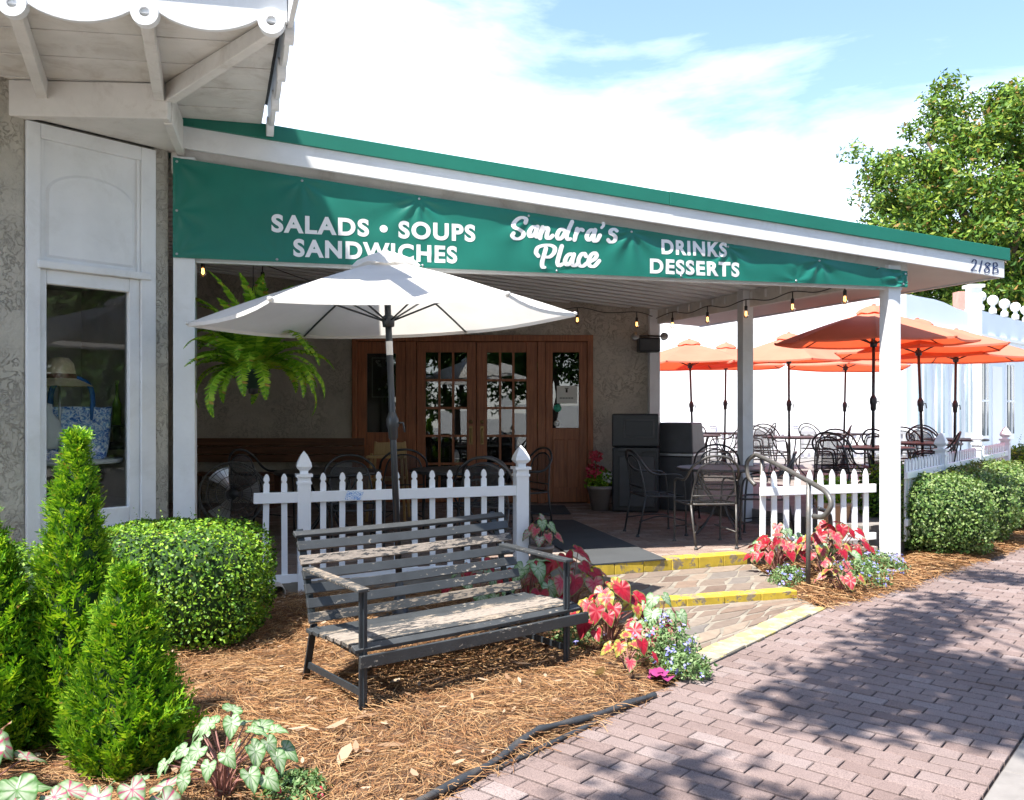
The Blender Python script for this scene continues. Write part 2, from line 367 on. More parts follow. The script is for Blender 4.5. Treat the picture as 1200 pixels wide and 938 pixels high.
MT['stem'] = paint('green_stem', (.16, .22, .08), .6, .2, 20)
MT['stem_red'] = paint('reddish_stem', (.26, .12, .10), .6, .2, 20)
MT['pot'] = paint('taupe_pot', (.24, .20, .18), .6, .08, 5)
MT['pot_green'] = paint('dark_green_pot', (.02, .05, .035), .5, .1, 5)
MT['terracotta'] = paint('tan_pot', (.42, .27, .19), .8, .1, 5)
MT['display'] = paint('display_backing', (.55, .50, .45), .9, .2, 2)
MT['hose'] = paint('black_edging_plastic', (.03, .033, .038), .45, .25, 10, .3, 60, dirt=(.2, .16, .12), dirtamt=.5)
MT['pvc'] = paint('dirty_pvc', (.42, .38, .33), .6, .15, 8, dirt=(.2, .15, .1), dirtamt=.6)
MT['letter'] = paint('white_vinyl_lettering', (.80, .79, .80), .5, .04, 20)
MT['navy'] = paint('dark_blue_paint', (.012, .03, .11), .6, .1, 10)
MT['steel'] = paint('galvanised_steel', (.45, .46, .47), .35, .15, 20, metal=.8)
MT['brass'] = paint('aged_brass', (.32, .22, .09), .4, .2, 20, metal=.8)
MT['roof_dark'] = paint('dark_shingle', (.07, .065, .065), .95, .3, 9, .5, 60)
MT['paper'] = paint('white_paper', (.74, .74, .72), .8, .03, 8)
MT['sticker'] = paint('green_sticker', (.05, .42, .30), .5, .1, 8)
MT['chalk'] = paint('blackboard', (.035, .037, .036), .8, .2, 9)
m_, nt_, b_ = mk('banner_vinyl'); f_ = noise_n(nt_, pos(nt_), 2.5, 4)
nt_.links.new(ramp(nt_, f_, [(.3, (.004, .135, .10)), (.7, (.006, .17, .125))]), b_.inputs['Base Color']); b_.inputs['Roughness'].default_value = .45
MT['banner'] = m_
m_, nt_, b_ = mk('flagstone'); g_ = nd(nt_, 'ShaderNodeObjectInfo')
c_ = ramp(nt_, g_.outputs['Random'], [(0, (.13, .09, .07)), (.3, (.22, .155, .115)), (.55, (.17, .13, .105)), (.8, (.27, .21, .16)), (1, (.15, .135, .125))])
c_ = mixc(nt_, 1, c_, ramp(nt_, noise_n(nt_, pos(nt_), 14, 7, .7), [(.3, (.7, .7, .7)), (.7, (1, 1, 1))]), 'MULTIPLY')
nt_.links.new(c_, b_.inputs['Base Color']); b_.inputs['Roughness'].default_value = .85; bump(nt_, b_, noise_n(nt_, pos(nt_), 40, 5), .4, .005); MT['flag'] = m_
m_, nt_, b_ = mk('lamp_filament'); b_.inputs['Emission Color'].default_value = (1, .42, .10, 1); b_.inputs['Emission Strength'].default_value = 2.5; MT['filament'] = m_
m_, nt_, b_ = mk('shell_print_fabric'); v_ = nd(nt_, 'ShaderNodeTexVoronoi', i_Scale=17); nt_.links.new(pos(nt_), v_.inputs['Vector'])
nt_.links.new(mixc(nt_, .75, ramp(nt_, v_.outputs['Distance'], [(.15, (.8, .86, .9)), (.3, (.16, .38, .75)), (.5, (.8, .86, .9)), (.62, (.02, .10, .46))]), ramp(nt_, noise_n(nt_, pos(nt_), 30, 4, .6, 2), [(.42, (.02, .10, .46)), (.48, (.15, .40, .78)), (.55, (.8, .86, .9))]), 'MIX'), b_.inputs['Base Color']); MT['shells'] = m_
MT['straw_hat'] = paint('woven_straw', (.62, .48, .30), .85, .15, 40, .5, 160)
MT['blue_strap'] = paint('blue_strap', (.02, .12, .38), .7, .1, 10)
m_, nt_, b_ = mk('blue_scribble_sticker'); f_ = noise_n(nt_, pos(nt_), 60, 4, .6, 2.5)
nt_.links.new(ramp(nt_, f_, [(.44, (.03, .22, .62)), (.52, (.75, .82, .88))]), b_.inputs['Base Color']); MT['scribble'] = m_
# ------------------------------------------------------------------ layout frames
def V2(p, z=0): return Vector((p[0], p[1], z))
UU = Vector((.968, .2515, 0)); NN = Vector((.2515, -.968, 0)); EE = Vector((-.418, .9085, 0))   # awning: along front, outwards, back along the eave
F0 = Vector((-2.685, 6.872, 0)); BA = Vector((-2.70, 6.93, 0))
def ZT(s, w=0): return 3.91-.0925*s-.0167*w       # top of the green edge
def ZC(s, w=0): return 3.628-.0935*s-.0167*w       # ceiling / fascia bottom
def roofp(s, w, z): p = F0+UU*s+EE*w; return Vector((p.x, p.y, z))
def deck_z(y): return .14+.0133*(y-7.9)
SA = Vector((AX[0], AX[1], 0)); SB = Vector((AX[1], -AX[0], 0))      # sidewalk: along, across (towards the road)
P_L, P_R = -2.445, -.785
LW = Vector((-2.74, 6.95, 0))                                         # right end of the left building's shop front
def lw(L, z, out=0): p = LW+SA*L+SB*out; return Vector((p.x, p.y, z))

# ------------------------------------------------------------------ ground, road, sidewalk
o = MB().add([(-300, -300, -.06), (300, -300, -.06), (300, 400, -.06), (-300, 400, -.06)], [(0, 1, 2, 3)]).build('ground', MT['concrete']); tag(o, kind='structure')
r0 = SB*.55; q0, q1 = -60, 120
o = MB().add([tuple(SB*.4+SA*q0+Vector((0, 0, -.05))), tuple(SB*8+SA*q0+Vector((0, 0, -.05))), tuple(SB*8+SA*q1+Vector((0, 0, -.05))), tuple(SB*.4+SA*q1+Vector((0, 0, -.05)))], [(0, 1, 2, 3)]).build('road', MT['asphalt']); tag(o, kind='structure')
m = MB(); m.bar(SA*-6+SB*.32+Vector((0, 0, -.04)), SA*40+SB*.32+Vector((0, 0, -.04)), .14, .1)
o = m.build('kerb', MT['concrete'], bevel=.012); tag(o, kind='structure')
sw = MB().add([tuple(SA*-4+SB*(P_L-.03)), tuple(SA*-4+SB*.25), tuple(SA*45+SB*.25), tuple(SA*45+SB*(P_L-.03))], [(0, 1, 2, 3)])
sidewalk = MB().add([(v[0], v[1], -.02) for v in sw.v], sw.f).build('sidewalk', MT['sand']); tag(sidewalk, kind='structure')
BL, BW, J = .19, .105, .003
bm_ = MB()
def brick_verts(x0, x1, y0, y1, z0, z1, c):
    return [(x0, y0, z0), (x1, y0, z0), (x1, y1, z0), (x0, y1, z0), (x0, y0, z1-c), (x1, y0, z1-c), (x1, y1, z1-c), (x0, y1, z1-c), (x0+c, y0+c, z1), (x1-c, y0+c, z1), (x1-c, y1-c, z1), (x0+c, y1-c, z1)]
BF = [(0, 1, 5, 4), (1, 2, 6, 5), (2, 3, 7, 6), (3, 0, 4, 7), (4, 5, 9, 8), (5, 6, 10, 9), (6, 7, 11, 10), (7, 4, 8, 11), (8, 9, 10, 11)]
bm_.add(brick_verts(-BL/2+J, BL/2-J, -BW/2+J*2.1, BW/2-J*2.1, -.045, 0, .004), BF)
brick_me = bm_.mesh('brick'); brick_me.materials.append(MT['brick'])
ang = math.atan2(SB.y, SB.x); rnd = random.Random(3); allb = []
for r in range(-10, 265):
    par = .5*((r+1000) % 2)
    for c in range(-15, -2):
        a = (c-par)*BL; b = a+BL; a = max(a, P_L); b = min(b, P_R)
        if b-a < .03: continue
        p = SA*((r+.5)*BW)+SB*((a+b)/2)
        inview = p.y > .5 and abs(p.x/max(p.y, .1)) < .62 and 478+1581/max(p.y, .1) < 960
        allb.append((not inview, p.length, p, b-a, a, b, r))
allb.sort(key=lambda t: (t[0], t[1]))
for (_, _, p, w, a, b, r) in allb[:300]:
    o = bpy.data.objects.new('brick', brick_me); COL.objects.link(o); o.parent = sidewalk
    o.location = (p.x, p.y, rnd.uniform(-.003, .003)); o.rotation_euler = (rnd.gauss(0, .008), rnd.gauss(0, .006), ang+rnd.gauss(0, .006)); o.scale = ((w-2*J)/(BL-2*J), 1, 1)
vs = []; rot = rotz(ang)
rest = MB()
for (_, _, p, w, a, b, r) in allb[300:]:
    dz = rnd.uniform(-.003, .003)
    pts = [rot @ Vector(q) for q in brick_verts(-w/2+J, w/2-J, -BW/2+J*2.1, BW/2-J*2.1, -.045, dz, .004)]
    rest.add([q+p for q in pts], BF)
tag(rest.build('brick_field', MT['brick'], sidewalk), kind='stuff')
for r in range(-3, 60):                                     # border course beside the kerb
    L = .42; m = MB(); a, b = P_R+.004, P_R+.44
    pts = [rot @ Vector(q) for q in brick_verts(-(b-a)/2+.004, (b-a)/2-.004, -L/2+.006, L/2-.006, -.05, rnd.uniform(-.002, .002), .005)]
    p = SA*((r+.5)*L)+SB*((a+b)/2)
    m.add([q+p for q in pts], BF).build('border_paver', MT['border'], sidewalk)
m = MB()
for r in range(-3, 60):
    L = .42; a, b = P_R+.444, .24
    pts = [rot @ Vector(q) for q in brick_verts(-(b-a)/2+.004, (b-a)/2-.004, -L/2+.006, L/2-.006, -.05, 0, .005)]
    p = SA*((r+.5)*L)+SB*((a+b)/2); m.add([q+p for q in pts], BF)
tag(m.build('outer_paver_course', MT['border'], sidewalk), kind='stuff')

# ------------------------------------------------------------------ deck, entry walkway
deck_poly = [(-3.2, 6.85), (-2.3, 6.99), (.30, 7.66), (.68, 7.80), (2.24, 8.42), (3.6, 8.80), (2.0, 12.6), (-5.6, 12.6)]
m = MB(); k = len(deck_poly)
m.add([(x, y, -.05) for x, y in deck_poly]+[(x, y, deck_z(y)-.008) for x, y in deck_poly], [tuple(range(k, 2*k))]+[(i, (i+1) % k, k+(i+1) % k, k+i) for i in range(k)])
deck = m.build('deck', MT['mortar']); tag(deck, kind='structure')
def inside(x, y, poly):
    c = False; n = len(poly); j = n-1
    for i in range(n):
        xi, yi = poly[i]; xj, yj = poly[j]
        if (yi > y) != (yj > y) and x < (xj-xi)*(y-yi)/(yj-yi)+xi: c = not c
        j = i
    return c
ax = Vector((.2515, -.968, 0)); bx_ = Vector((ax.y, -ax.x, 0)); L, W = .21, .105; m = MB(); rot = Matrix((bx_, ax, Vector((0, 0, 1)))).transposed()
for r in range(-135, -50):
    par = .5*((r+1000) % 2)
    for c in range(-40, 30):
        p = ax*((r+.5)*W)+bx_*((c+.5-par)*L)
        if not inside(p.x, p.y, deck_poly): continue
        dz = deck_z(p.y)+rnd.uniform(-.002, .002)
        m.add([rot @ Vector(q)+p for q in brick_verts(-L/2+.004, L/2-.004, -W/2+.004, W/2-.004, dz-.03, dz, .003)], BF)
tag(m.build('brick_floor', MT['brick_deck'], deck), kind='stuff')
edge = [(.64, 7.74), (1.2, 7.96), (1.75, 8.18), (2.26, 8.38)]
m = MB(); n = len(edge)                                       # painted deck nosing, in slightly uneven lengths
for i in range(n-1):
    (x0, y0), (x1, y1) = edge[i], edge[i+1]; d = Vector((x1-x0, y1-y0, 0)).normalized(); nn = Vector((d.y, -d.x, 0))
    for k in range(2):
        a = Vector((x0, y0, 0)).lerp(Vector((x1, y1, 0)), k/2)+d*.001; b = Vector((x0, y0, 0)).lerp(Vector((x1, y1, 0)), (k+1)/2)-d*.001
        j = rnd.uniform(-.004, .004); z1 = deck_z(a.y)+.006+rnd.uniform(-.003, .003)
        q = [a-nn*.15, b-nn*.15, b+nn*(.015+j), a+nn*(.015+j)]
        mm = MB().prism([(t.x, t.y) for t in q], -.03, z1); mm.build('nosing_brick', MT['yellow'], deck, bevel=.008)
land = [(.60, 7.70), (.74, 6.62), (2.28, 7.10), (2.30, 8.36)]
low = [(.72, 6.60), (.96, 4.98), (2.40, 6.70), (2.32, 7.10)]
m = MB(); m.prism(land, -.04, .048); walkway = m.build('walkway', MT['mortar']); tag(walkway, kind='structure')
MB().prism(low, -.04, .004).build('lower_bed', MT['mortar'], walkway)
def lerp2(q, u, v):
    a = Vector(q[0]).lerp(Vector(q[3]), u); b = Vector(q[1]).lerp(Vector(q[2]), u); return a.lerp(b, v)
def flags(quad, z, nu, nv, v0=0, v1=1):
    for j in range(nv):
        off = rnd.uniform(0, .6)/nu; us = [0]
        while us[-1] < 1: us.append(us[-1]+rnd.uniform(.7, 1.35)/nu)
        us = [min(max(u-off, 0), 1) for u in us]; us[-1] = 1
        for i in range(len(us)-1):
            if us[i+1]-us[i] < .04: continue
            g = .013; du = .012; pts = []
            tilt = .22/nu                                    # joints run askew
            a, b = us[i]+du, us[i+1]-du; c, d = v0+(v1-v0)*(j/nv)+g, v0+(v1-v0)*((j+1)/nv)-g
            jt = lambda k=.012: rnd.uniform(-k, k)
            for (u, v) in [(a+tilt+jt(), c+jt(.008)), ((a+b)/2+tilt+jt(), c-.004+jt(.008)), (b+tilt+jt(), c+jt(.008)), (b+jt(), (c+d)/2+jt()), (b-tilt+jt(), d+jt(.008)), ((a+b)/2-tilt+jt(), d+.004+jt(.008)), (a-tilt+jt(), d+jt(.008)), (a+jt(), (c+d)/2+jt())]:
                p = lerp2(quad, min(max(u, .015), .985), min(max(v, .02), .98)); pts.append((p.x, p.y))
            mm = MB(); zz = z+rnd.uniform(.002, .008); cx = sum(p[0] for p in pts)/8; cy = sum(p[1] for p in pts)/8
            inn = [(cx+(x-cx)*.93, cy+(y-cy)*.93) for x, y in pts]
            vs = [(x, y, z-.02) for x, y in pts]+[(x, y, zz-.004) for x, y in pts]+[(x, y, zz) for x, y in inn]
            fs = [(q, (q+1) % 8, 8+(q+1) % 8, 8+q) for q in range(8)]+[(8+q, 8+(q+1) % 8, 16+(q+1) % 8, 16+q) for q in range(8)]+[tuple(range(16, 24))]
            mm.add(vs, fs).build('flagstone', MT['flag'], walkway)
flags(land, .048, 6, 4, .0, .86); flags(low, .004, 6, 6, .05, .90)
def strip(p, q, wid, z0, z1, mat, n, name):
    p = Vector((*p, 0)); q = Vector((*q, 0)); d = (q-p).normalized(); nn = Vector((-d.y, d.x, 0))
    for k in range(n):
        a = p.lerp(q, k/n)+d*.002; b = p.lerp(q, (k+1)/n)-d*.002; j = rnd.uniform(-.008, .008)
        MB().prism([(t.x, t.y) for t in (a+nn*j, b+nn*j, b+nn*(wid+j), a+nn*(wid+j))], z0, z1+rnd.uniform(-.003, .003)).build(name, mat, walkway, bevel=.006)
strip((.72, 6.58), (2.32, 7.07), .15, -.03, .062, MT['yellow'], 5, 'nosing_brick')
strip((.97, 5.0), (2.42, 6.72), .17, -.03, .012, MT['yellow_pale'], 8, 'edge_stone')

# ------------------------------------------------------------------ planting beds with pine straw
bed1 = [tuple((SA*q+SB*(P_L+.01))[:2]) for q in (1.0, 2.0, 3.0, 4.0)]+[(.95, 4.98), (.72, 6.6), (.6, 7.72), (.2, 7.68), (-2.3, 6.98), (-2.75, 6.93), (-4.6, 4.8), (-3.4, 1.6)]
bed2 = [(2.42, 6.72), (2.75, 6.95), (3.36, 7.46), (4.07, 8.15), (5.0, 9.05), (5.9, 9.85), (8.6, 12.6), (7.9, 13.5), (3.95, 8.85), (2.3, 8.36), (2.3, 7.1)]
def seg_dist(x, y, poly):
    d = 1e9
    for i in range(len(poly)):
        a = poly[i]; b = poly[(i+1) % len(poly)]; vx, vy = b[0]-a[0], b[1]-a[1]; t = max(0, min(1, ((x-a[0])*vx+(y-a[1])*vy)/(vx*vx+vy*vy)))
        d = min(d, math.hypot(x-a[0]-t*vx, y-a[1]-t*vy))
    return d
def bed_h(x, y, poly):
    return min(.035, .004+seg_dist(x, y, poly)*.22)+.022*noise.noise(Vector((x*2.2, y*2.2, 1)))+.012*noise.noise(Vector((x*7, y*7, 5)))
def bed(poly, name):
    xs = [p[0] for p in poly]; ys = [p[1] for p in poly]; st = .06; vs = []; idx = {}; fs = []
    def vid(i, j):
        if (i, j) not in idx:
            x, y = i*st, j*st; idx[(i, j)] = len(vs); vs.append((x, y, max(bed_h(x, y, poly) if inside(x, y, poly) else -.01, -.01)))
        return idx[(i, j)]
    for i in range(int(min(xs)/st)-1, int(max(xs)/st)+1):
        for j in range(int(min(ys)/st)-1, int(max(ys)/st)+1):
            if inside((i+.5)*st, (j+.5)*st, poly): fs.append((vid(i, j), vid(i+1, j), vid(i+1, j+1), vid(i, j+1)))
    o = MB().add(vs, fs, True).build(name, MT['earth']); tag(o, kind='structure'); return o
bed(bed1, 'mulch_bed'); bed(bed2, 'mulch_bed')
def straw(poly, n, lo, hi, wid, name, label, spread=0, ymax=99):
    xs = [p[0] for p in poly]; ys = [p[1] for p in poly]; V = []; F = []; rg = random.Random(11); k = 0
    x0, x1, y0, y1 = min(xs), max(xs), min(ys), min(max(ys), ymax)
    while k < n:
        x, y = rg.uniform(x0-spread, x1+spread), rg.uniform(y0-spread, y1+spread)
        if not inside(x, y, poly):
            if not (spread and rg.random() < .25 and seg_dist(x, y, poly) < spread*rg.random()): continue
            z = .008
        else: z = bed_h(x, y, poly)
        a = rg.uniform(0, math.tau); a = a if rg.random() < .4 else a*.25+.6+noise.noise(Vector((x*1.5, y*1.5, 0)))*3
        Ln = rg.uniform(lo, hi)/2; bend = rg.gauss(0, .35); z += rg.random()**2*.035+.004; tz = rg.gauss(0, .10)
        pts = []
        for t in (-1, 0, 1):
            aa = a+bend*t; pts.append((x+math.cos(aa)*Ln*t, y+math.sin(aa)*Ln*t, max(z+tz*Ln*t+(.004 if t == 0 else 0), .004)))
        b = len(V); px_, py_ = -math.sin(a)*wid/2, math.cos(a)*wid/2; tl = rg.uniform(-.5, .5)*wid
        for q in pts: V.append((q[0]-px_, q[1]-py_, q[2]-tl)); V.append((q[0]+px_, q[1]+py_, q[2]+tl))
        F.append((b, b+2, b+3, b+1)); F.append((b+2, b+4, b+5, b+3)); k += 1
    o = np_mesh(name, V, F, MT['straw']); return tag(o, label, 'pine straw', kind='stuff')
straw(bed1, 62000, .07, .18, .0023, 'pine_straw', 'reddish brown pine straw covering the bed around the bench', .10)
straw(bed2, 15000, .10, .24, .0042, 'pine_straw', 'pine straw under the bushes by the right post', .12)
V = []; F = []; rg = random.Random(5); k = 0
while k < 420:
    x, y = rg.uniform(-2.4, .9), rg.uniform(2.6, 7.0)
    if not inside(x, y, bed1): continue
    z = bed_h(x, y, bed1)+.032+rg.random()*.012; a = rg.uniform(0, math.tau); L = rg.uniform(.012, .036) if rg.random() < .9 else rg.uniform(.045, .07); w = L*rg.uniform(.3, .5); cu = rg.uniform(-.4, .8)*L; ca, sa = math.cos(a), math.sin(a); b = len(V); tx = rg.gauss(0, .25)
    for (u, v, h) in [(-1, 0, cu*.6), (-.45, -.8, cu*.25), (-.45, .8, cu*.25), (0, 0, 0), (.4, -.85, cu*.2), (.4, .85, cu*.2), (1, 0, cu*.6)]:
        V.append((x+ca*u*L-sa*v*w, y+sa*u*L+ca*v*w, z+h*.6+tx*u*L))
    F += [(b, b+1, b+3, b+2), (b+1, b+4, b+6, b+3), (b+2, b+3, b+6, b+5)]; k += 1
tag(np_mesh('dry_leaves', V, F, MT['dry_leaf']), 'curled dry leaves scattered over the pine straw', 'dry leaves', kind='stuff')

# ------------------------------------------------------------------ patio on the right
patio_poly = [(3.62, 8.95), (4.1, 9.1), (7.5, 13.35), (12, 19), (10, 22.5), (2.2, 22.5), (1.9, 12.8)]
o = MB().prism(patio_poly, -.05, .33).build('patio', MT['border']); tag(o, kind='structure')

# ------------------------------------------------------------------ restaurant building (back wall, doors)
YW = 12.35
rest_b = thing('restaurant_building', 'stucco restaurant front with red brown wooden french doors under the awning', 'building', (0, YW, .2))
def zceil(x): s = (x+5.205)/1.0837; return ZC(s, 6.03-.2768*s)
DX0, DX1, DZ0, DZ1 = -2.24, 1.126, .19, 2.545
def wallpoly(x0, x1, z0, z1=None):
    zz = [(x0, z0), (x1, z0), (x1, z1 if z1 else zceil(x1)+.06), (x0, z1 if z1 else zceil(x0)+.06)]
    return MB().plate(zz, (0, YW+.25, 0), (1, 0, 0), (0, 0, 1), .25)
wallpoly(-6.2, DX0, 0).build('wall', MT['stucco_in'], rest_b)
wallpoly(DX1, 2.02, 0).build('wall', MT['stucco_in'], rest_b)
wallpoly(DX0, DX1, DZ1).build('wall', MT['stucco_in'], rest_b)
m = MB(); m.box((1.85, YW+3.3, 1.6), (.25, 6, 3.0)); m.build('side_wall', MT['white_wall'], rest_b)
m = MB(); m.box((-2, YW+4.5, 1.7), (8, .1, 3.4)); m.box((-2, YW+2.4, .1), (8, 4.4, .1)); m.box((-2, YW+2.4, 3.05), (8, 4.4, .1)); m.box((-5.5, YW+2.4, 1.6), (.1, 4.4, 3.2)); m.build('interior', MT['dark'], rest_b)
def dbox(x0, x1, z0, z1, y0=-.05, y1=.06): return MB().box(((x0+x1)/2, YW+(y0+y1)/2, (z0+z1)/2), (x1-x0, y1-y0, z1-z0))
dbox(DX0-.02, DX0+.05, DZ0, DZ1, -.06, .1).build('door_jamb', MT['door'], rest_b, bevel=.006); dbox(DX1-.06, DX1+.02, DZ0, DZ1, -.06, .1).build('door_jamb', MT['door'], rest_b, bevel=.006)
dbox(DX0-.02, DX1+.02, DZ1-.06, DZ1+.03, -.07, .1).build('door_head', MT['door'], rest_b, bevel=.006)
dbox(-1.50, -1.36, DZ0, DZ1-.06, -.04, .1).build('mullion', MT['door'], rest_b, bevel=.006); dbox(.363, .472, DZ0, DZ1-.06, -.04, .1).build('mullion', MT['door'], rest_b, bevel=.006)
def leaf(name, x0, x1, gx0, gx1, gz0, gz1, cols, rows, panels=None, label=None):
    z0, z1 = DZ0+.02, DZ1-.065
    m = MB(); b = lambda a0, a1, c0, c1, y0=-.02, y1=.03: m.box(((a0+a1)/2, YW+(y0+y1)/2, (c0+c1)/2), (a1-a0, y1-y0, c1-c0))
    b(x0, gx0, z0, z1); b(gx1, x1, z0, z1); b(gx0, gx1, gz1, z1); b(gx0, gx1, z0, gz0)
    d = m.build(name, MT['door'], rest_b, bevel=.005)
    if label: d['label'] = label
    cw = (gx1-gx0)/cols; rh = (gz1-gz0)/rows; t = .016
    for i in range(1, cols):
        MB().box((gx0+i*cw, YW+.005, (gz0+gz1)/2), (t*2, .036, gz1-gz0)).build('muntin', MT['door'], d)
    for j in range(1, rows):
        MB().box(((gx0+gx1)/2, YW+.006, gz0+j*rh), (gx1-gx0, .03, t*2)).build('muntin', MT['door'], d)
    for i in range(cols):
        for j in range(rows):
            mm = MB(); mm.box((gx0+(i+.5)*cw, YW+.008, gz0+(j+.5)*rh), (cw-t*.6, .006, rh-t*.6))
            tl = Matrix.Rotation(rnd.gauss(0, .006), 3, 'X') @ Matrix.Rotation(rnd.gauss(0, .006), 3, 'Z'); cc = Vector((gx0+(i+.5)*cw, YW+.008, gz0+(j+.5)*rh))
            mm.v = [tuple(tl @ (Vector(v)-cc)+cc) for v in mm.v]; mm.build('pane', MT['glass'], d)
    for (a0, a1, c0, c1) in panels or []:
        MB().box(((a0+a1)/2, YW-.024, (c0+c1)/2), (a1-a0, .016, c1-c0)).build('raised_panel', MT['door'], d, bevel=.012)
    return d
X = lambda px: (px-600)/82.6
d1 = leaf('sidelight', DX0+.052, -1.502, X(430), X(464), 1.2, 2.32, 1, 1, [(X(430), X(446), .42, 1.02), (X(448), X(464), .42, 1.02)])
d2 = leaf('door', X(488.5), X(557.9), X(498.7), X(547.3), .36, 2.335, 3, 5)
d3 = leaf('door', X(558.6), X(629.6), X(570.6), X(617), .36, 2.335, 3, 5)
d4 = leaf('side_door', X(639.5), DX1-.062, X(647.5), X(678.6), 1.26, 2.335, 1, 1, [(X(648), X(662), .42, 1.1), (X(664.5), X(678.4), .42, 1.1)])
for (x, dd) in ((X(552), d2), (X(565), d3)):
    m = MB(); m.lathe([(.0, 0), (.026, 0), (.026, .014), (.0, .016)], 14, (x, YW-.02, 1.35), Matrix.Rotation(R(90), 3, 'X')); m.build('deadbolt', MT['brass'], dd)
    m = MB(); m.box((x, YW-.026, 1.16), (.045, .012, .26)); m.tube(spline([(x, YW-.03, 1.25), (x, YW-.075, 1.22), (x, YW-.075, 1.10), (x, YW-.03, 1.05)], 5), .009, 8); m.build('handle', MT['brass'], dd)
for z in (.55, 1.3, 2.15):
    m = MB(); m.tube([(X(630), YW-.03, z-.05), (X(630), YW-.03, z+.05)], .01, 8); m.build('hinge', MT['brass'], d3)
# papers and stickers on the door glass
pn = thing('paper_notice', 'white paper notice with small dark emblem on the right side door glass', 'notice', (X(663), YW-.004, 1.75))
MB().box((X(664.5), YW-.006, 1.735), (.29, .003, .25)).build('sheet', MT['paper'], pn)
m = MB(); m.box((X(664), YW-.0085, 1.79), (.028, .002, .05)); m.box((X(664), YW-.0085, 1.825), (.05, .002, .012)); m.build('emblem', MT['dark'], pn)
m = MB()
for i in range(9): m.box((X(656.5)+i*.022, YW-.0085, 1.685), (.013, .002, .022))
m.build('printed_line', MT['grey_plastic'], pn)
m = MB(); m.lathe([(0, 0), (.055, 0), (.055, .003), (0, .003)], 20, (X(653.5), YW, 1.545), Matrix.Rotation(R(90), 3, 'X')); st = m.build('round_sticker', MT['sticker'], org=(X(653.5), YW-.004, 1.545)); tag(st, 'round green sticker on the right side door glass', 'sticker')
m = MB(); m.lathe([(.02, 0), (.042, 0), (.042, .003), (.02, .003)], 20, (X(652.5), YW, 1.325), Matrix.Rotation(R(90), 3, 'X')); st = m.build('round_sticker', MT['paper'], org=(X(652.5), YW-.004, 1.325)); tag(st, 'round white ring sticker low on the right side door glass', 'sticker')
cb = thing('blackboard_sign', 'framed blackboard sign inside the left sidelight glass', 'sign', (X(447), YW+.05, 1.9))
MB().box((X(449), YW+.05, 1.98), (.32, .01, .56)).build('board', MT['chalk'], cb)
m = MB()
for (a0, a1, c0, c1) in ((-.16, .16, .27, .285), (-.16, .16, -.285, -.27), (-.168, -.155, -.285, .285), (.155, .168, -.285, .285)): m.box((X(449)+(a0+a1)/2, YW+.042, 1.98+(c0+c1)/2), (a1-a0, .006, c1-c0))
m.build('frame', MT['steel'], cb)
m = MB()
for i in range(12):
    a = rnd.uniform(0, 3); x, z = rnd.uniform(-.12, .08), rnd.choice([rnd.uniform(.12, .24), rnd.uniform(-.2, -.08)]); m.box((X(449)+x, YW+.0425, 1.98+z), (.035, .003, .026), Matrix.Rotation(a, 3, 'Y'))
m.build('chalk_marks', MT['paper'], cb)

# ------------------------------------------------------------------ awning structure
aw = thing('awning', 'long white awning roof with green metal edge on white posts', 'awning', (0, 8, 0))
S1 = 7.98; WB = 6.6
def WE(s): return 6.6-.19*s            # the roof ends over the back wall
m = MB()                                                       # ribbed metal ceiling
per = .22; prof = [(0, 0), (.05, 0), (.075, .07), (.17, .07), (.195, 0)]
ws = [];
for i in range(int((WB-.3)/per)):
    for (a, h) in prof: ws.append((.12+i*per+a, h))
vs = []; 
for (w, h) in ws: se = min(6.80, max(.05, (6.6-w)/.19)); vs.append(roofp(.02, w, ZC(.02, w)+h)); vs.append(roofp(se, w, ZC(se, w)+h))
m.add(vs, [(2*i, 2*i+1, 2*i+3, 2*i+2) for i in range(len(ws)-1)]); m.build('ribbed_ceiling', MT['metal_white'], aw)
m = MB(); m.add([roofp(s, w, ZT(s, w)-.012) for s, w in ((-.02, -.015), (S1, -.015), (S1, WE(S1)), (-.02, WE(0)))], [(0, 1, 2, 3)]); m.build('roof_sheet', MT['green_trim'], aw)
m = MB(); q = [(6.80, .04), (S1-.03, .04), (S1-.03, WE(S1)), (6.80, WE(6.8))]
m.add([roofp(s, w, ZC(s, w)+.012) for s, w in q], [(3, 2, 1, 0)]); m.build('soffit', MT['soffit'], aw)
def sloped(s0, s1, za, zb, w0, th, name, mat, bev=.004):
    """board in the front plane between the two sloping lines za(s), zb(s)"""
    m = MB(); vs = []
    for s in (s0, s1):
        for ww in (w0, w0+th):
            p = F0+UU*s-NN*ww
            vs += [(p.x, p.y, za(s)), (p.x, p.y, zb(s))]
    m.add(vs, [(0, 1, 3, 2), (4, 6, 7, 5), (0, 4, 5, 1), (2, 3, 7, 6), (0, 2, 6, 4), (1, 5, 7, 3)]); return m.build(name, mat, aw, bevel=bev)
sloped(-.02, S1-.02, lambda s: ZC(s)-.012, lambda s: ZT(s)-.118, 0, .035, 'fascia', MT['white'])
sloped(-.03, 4.25, lambda s: ZT(s)-.122, lambda s: ZT(s), -.022, .03, 'green_edge', MT['green_trim'])
sloped(4.252, S1+.03, lambda s: ZT(s)-.123, lambda s: ZT(s)+.003, -.024, .03, 'green_edge', MT['green_trim'])
m = MB(); m.bar(roofp(S1, .03, (ZC(S1)+ZT(S1)-.12)/2), roofp(S1, WE(S1), (ZC(S1, 5.1)+ZT(S1, 5.1)-.12)/2), .03, .17); m.build('fascia', MT['white'], aw)
m = MB(); m.bar(roofp(S1+.02, -.01, ZT(S1)-.06), roofp(S1+.02, WE(S1), ZT(S1, 5.1)-.06), .03, .122); m.build('green_edge', MT['green_trim'], aw)
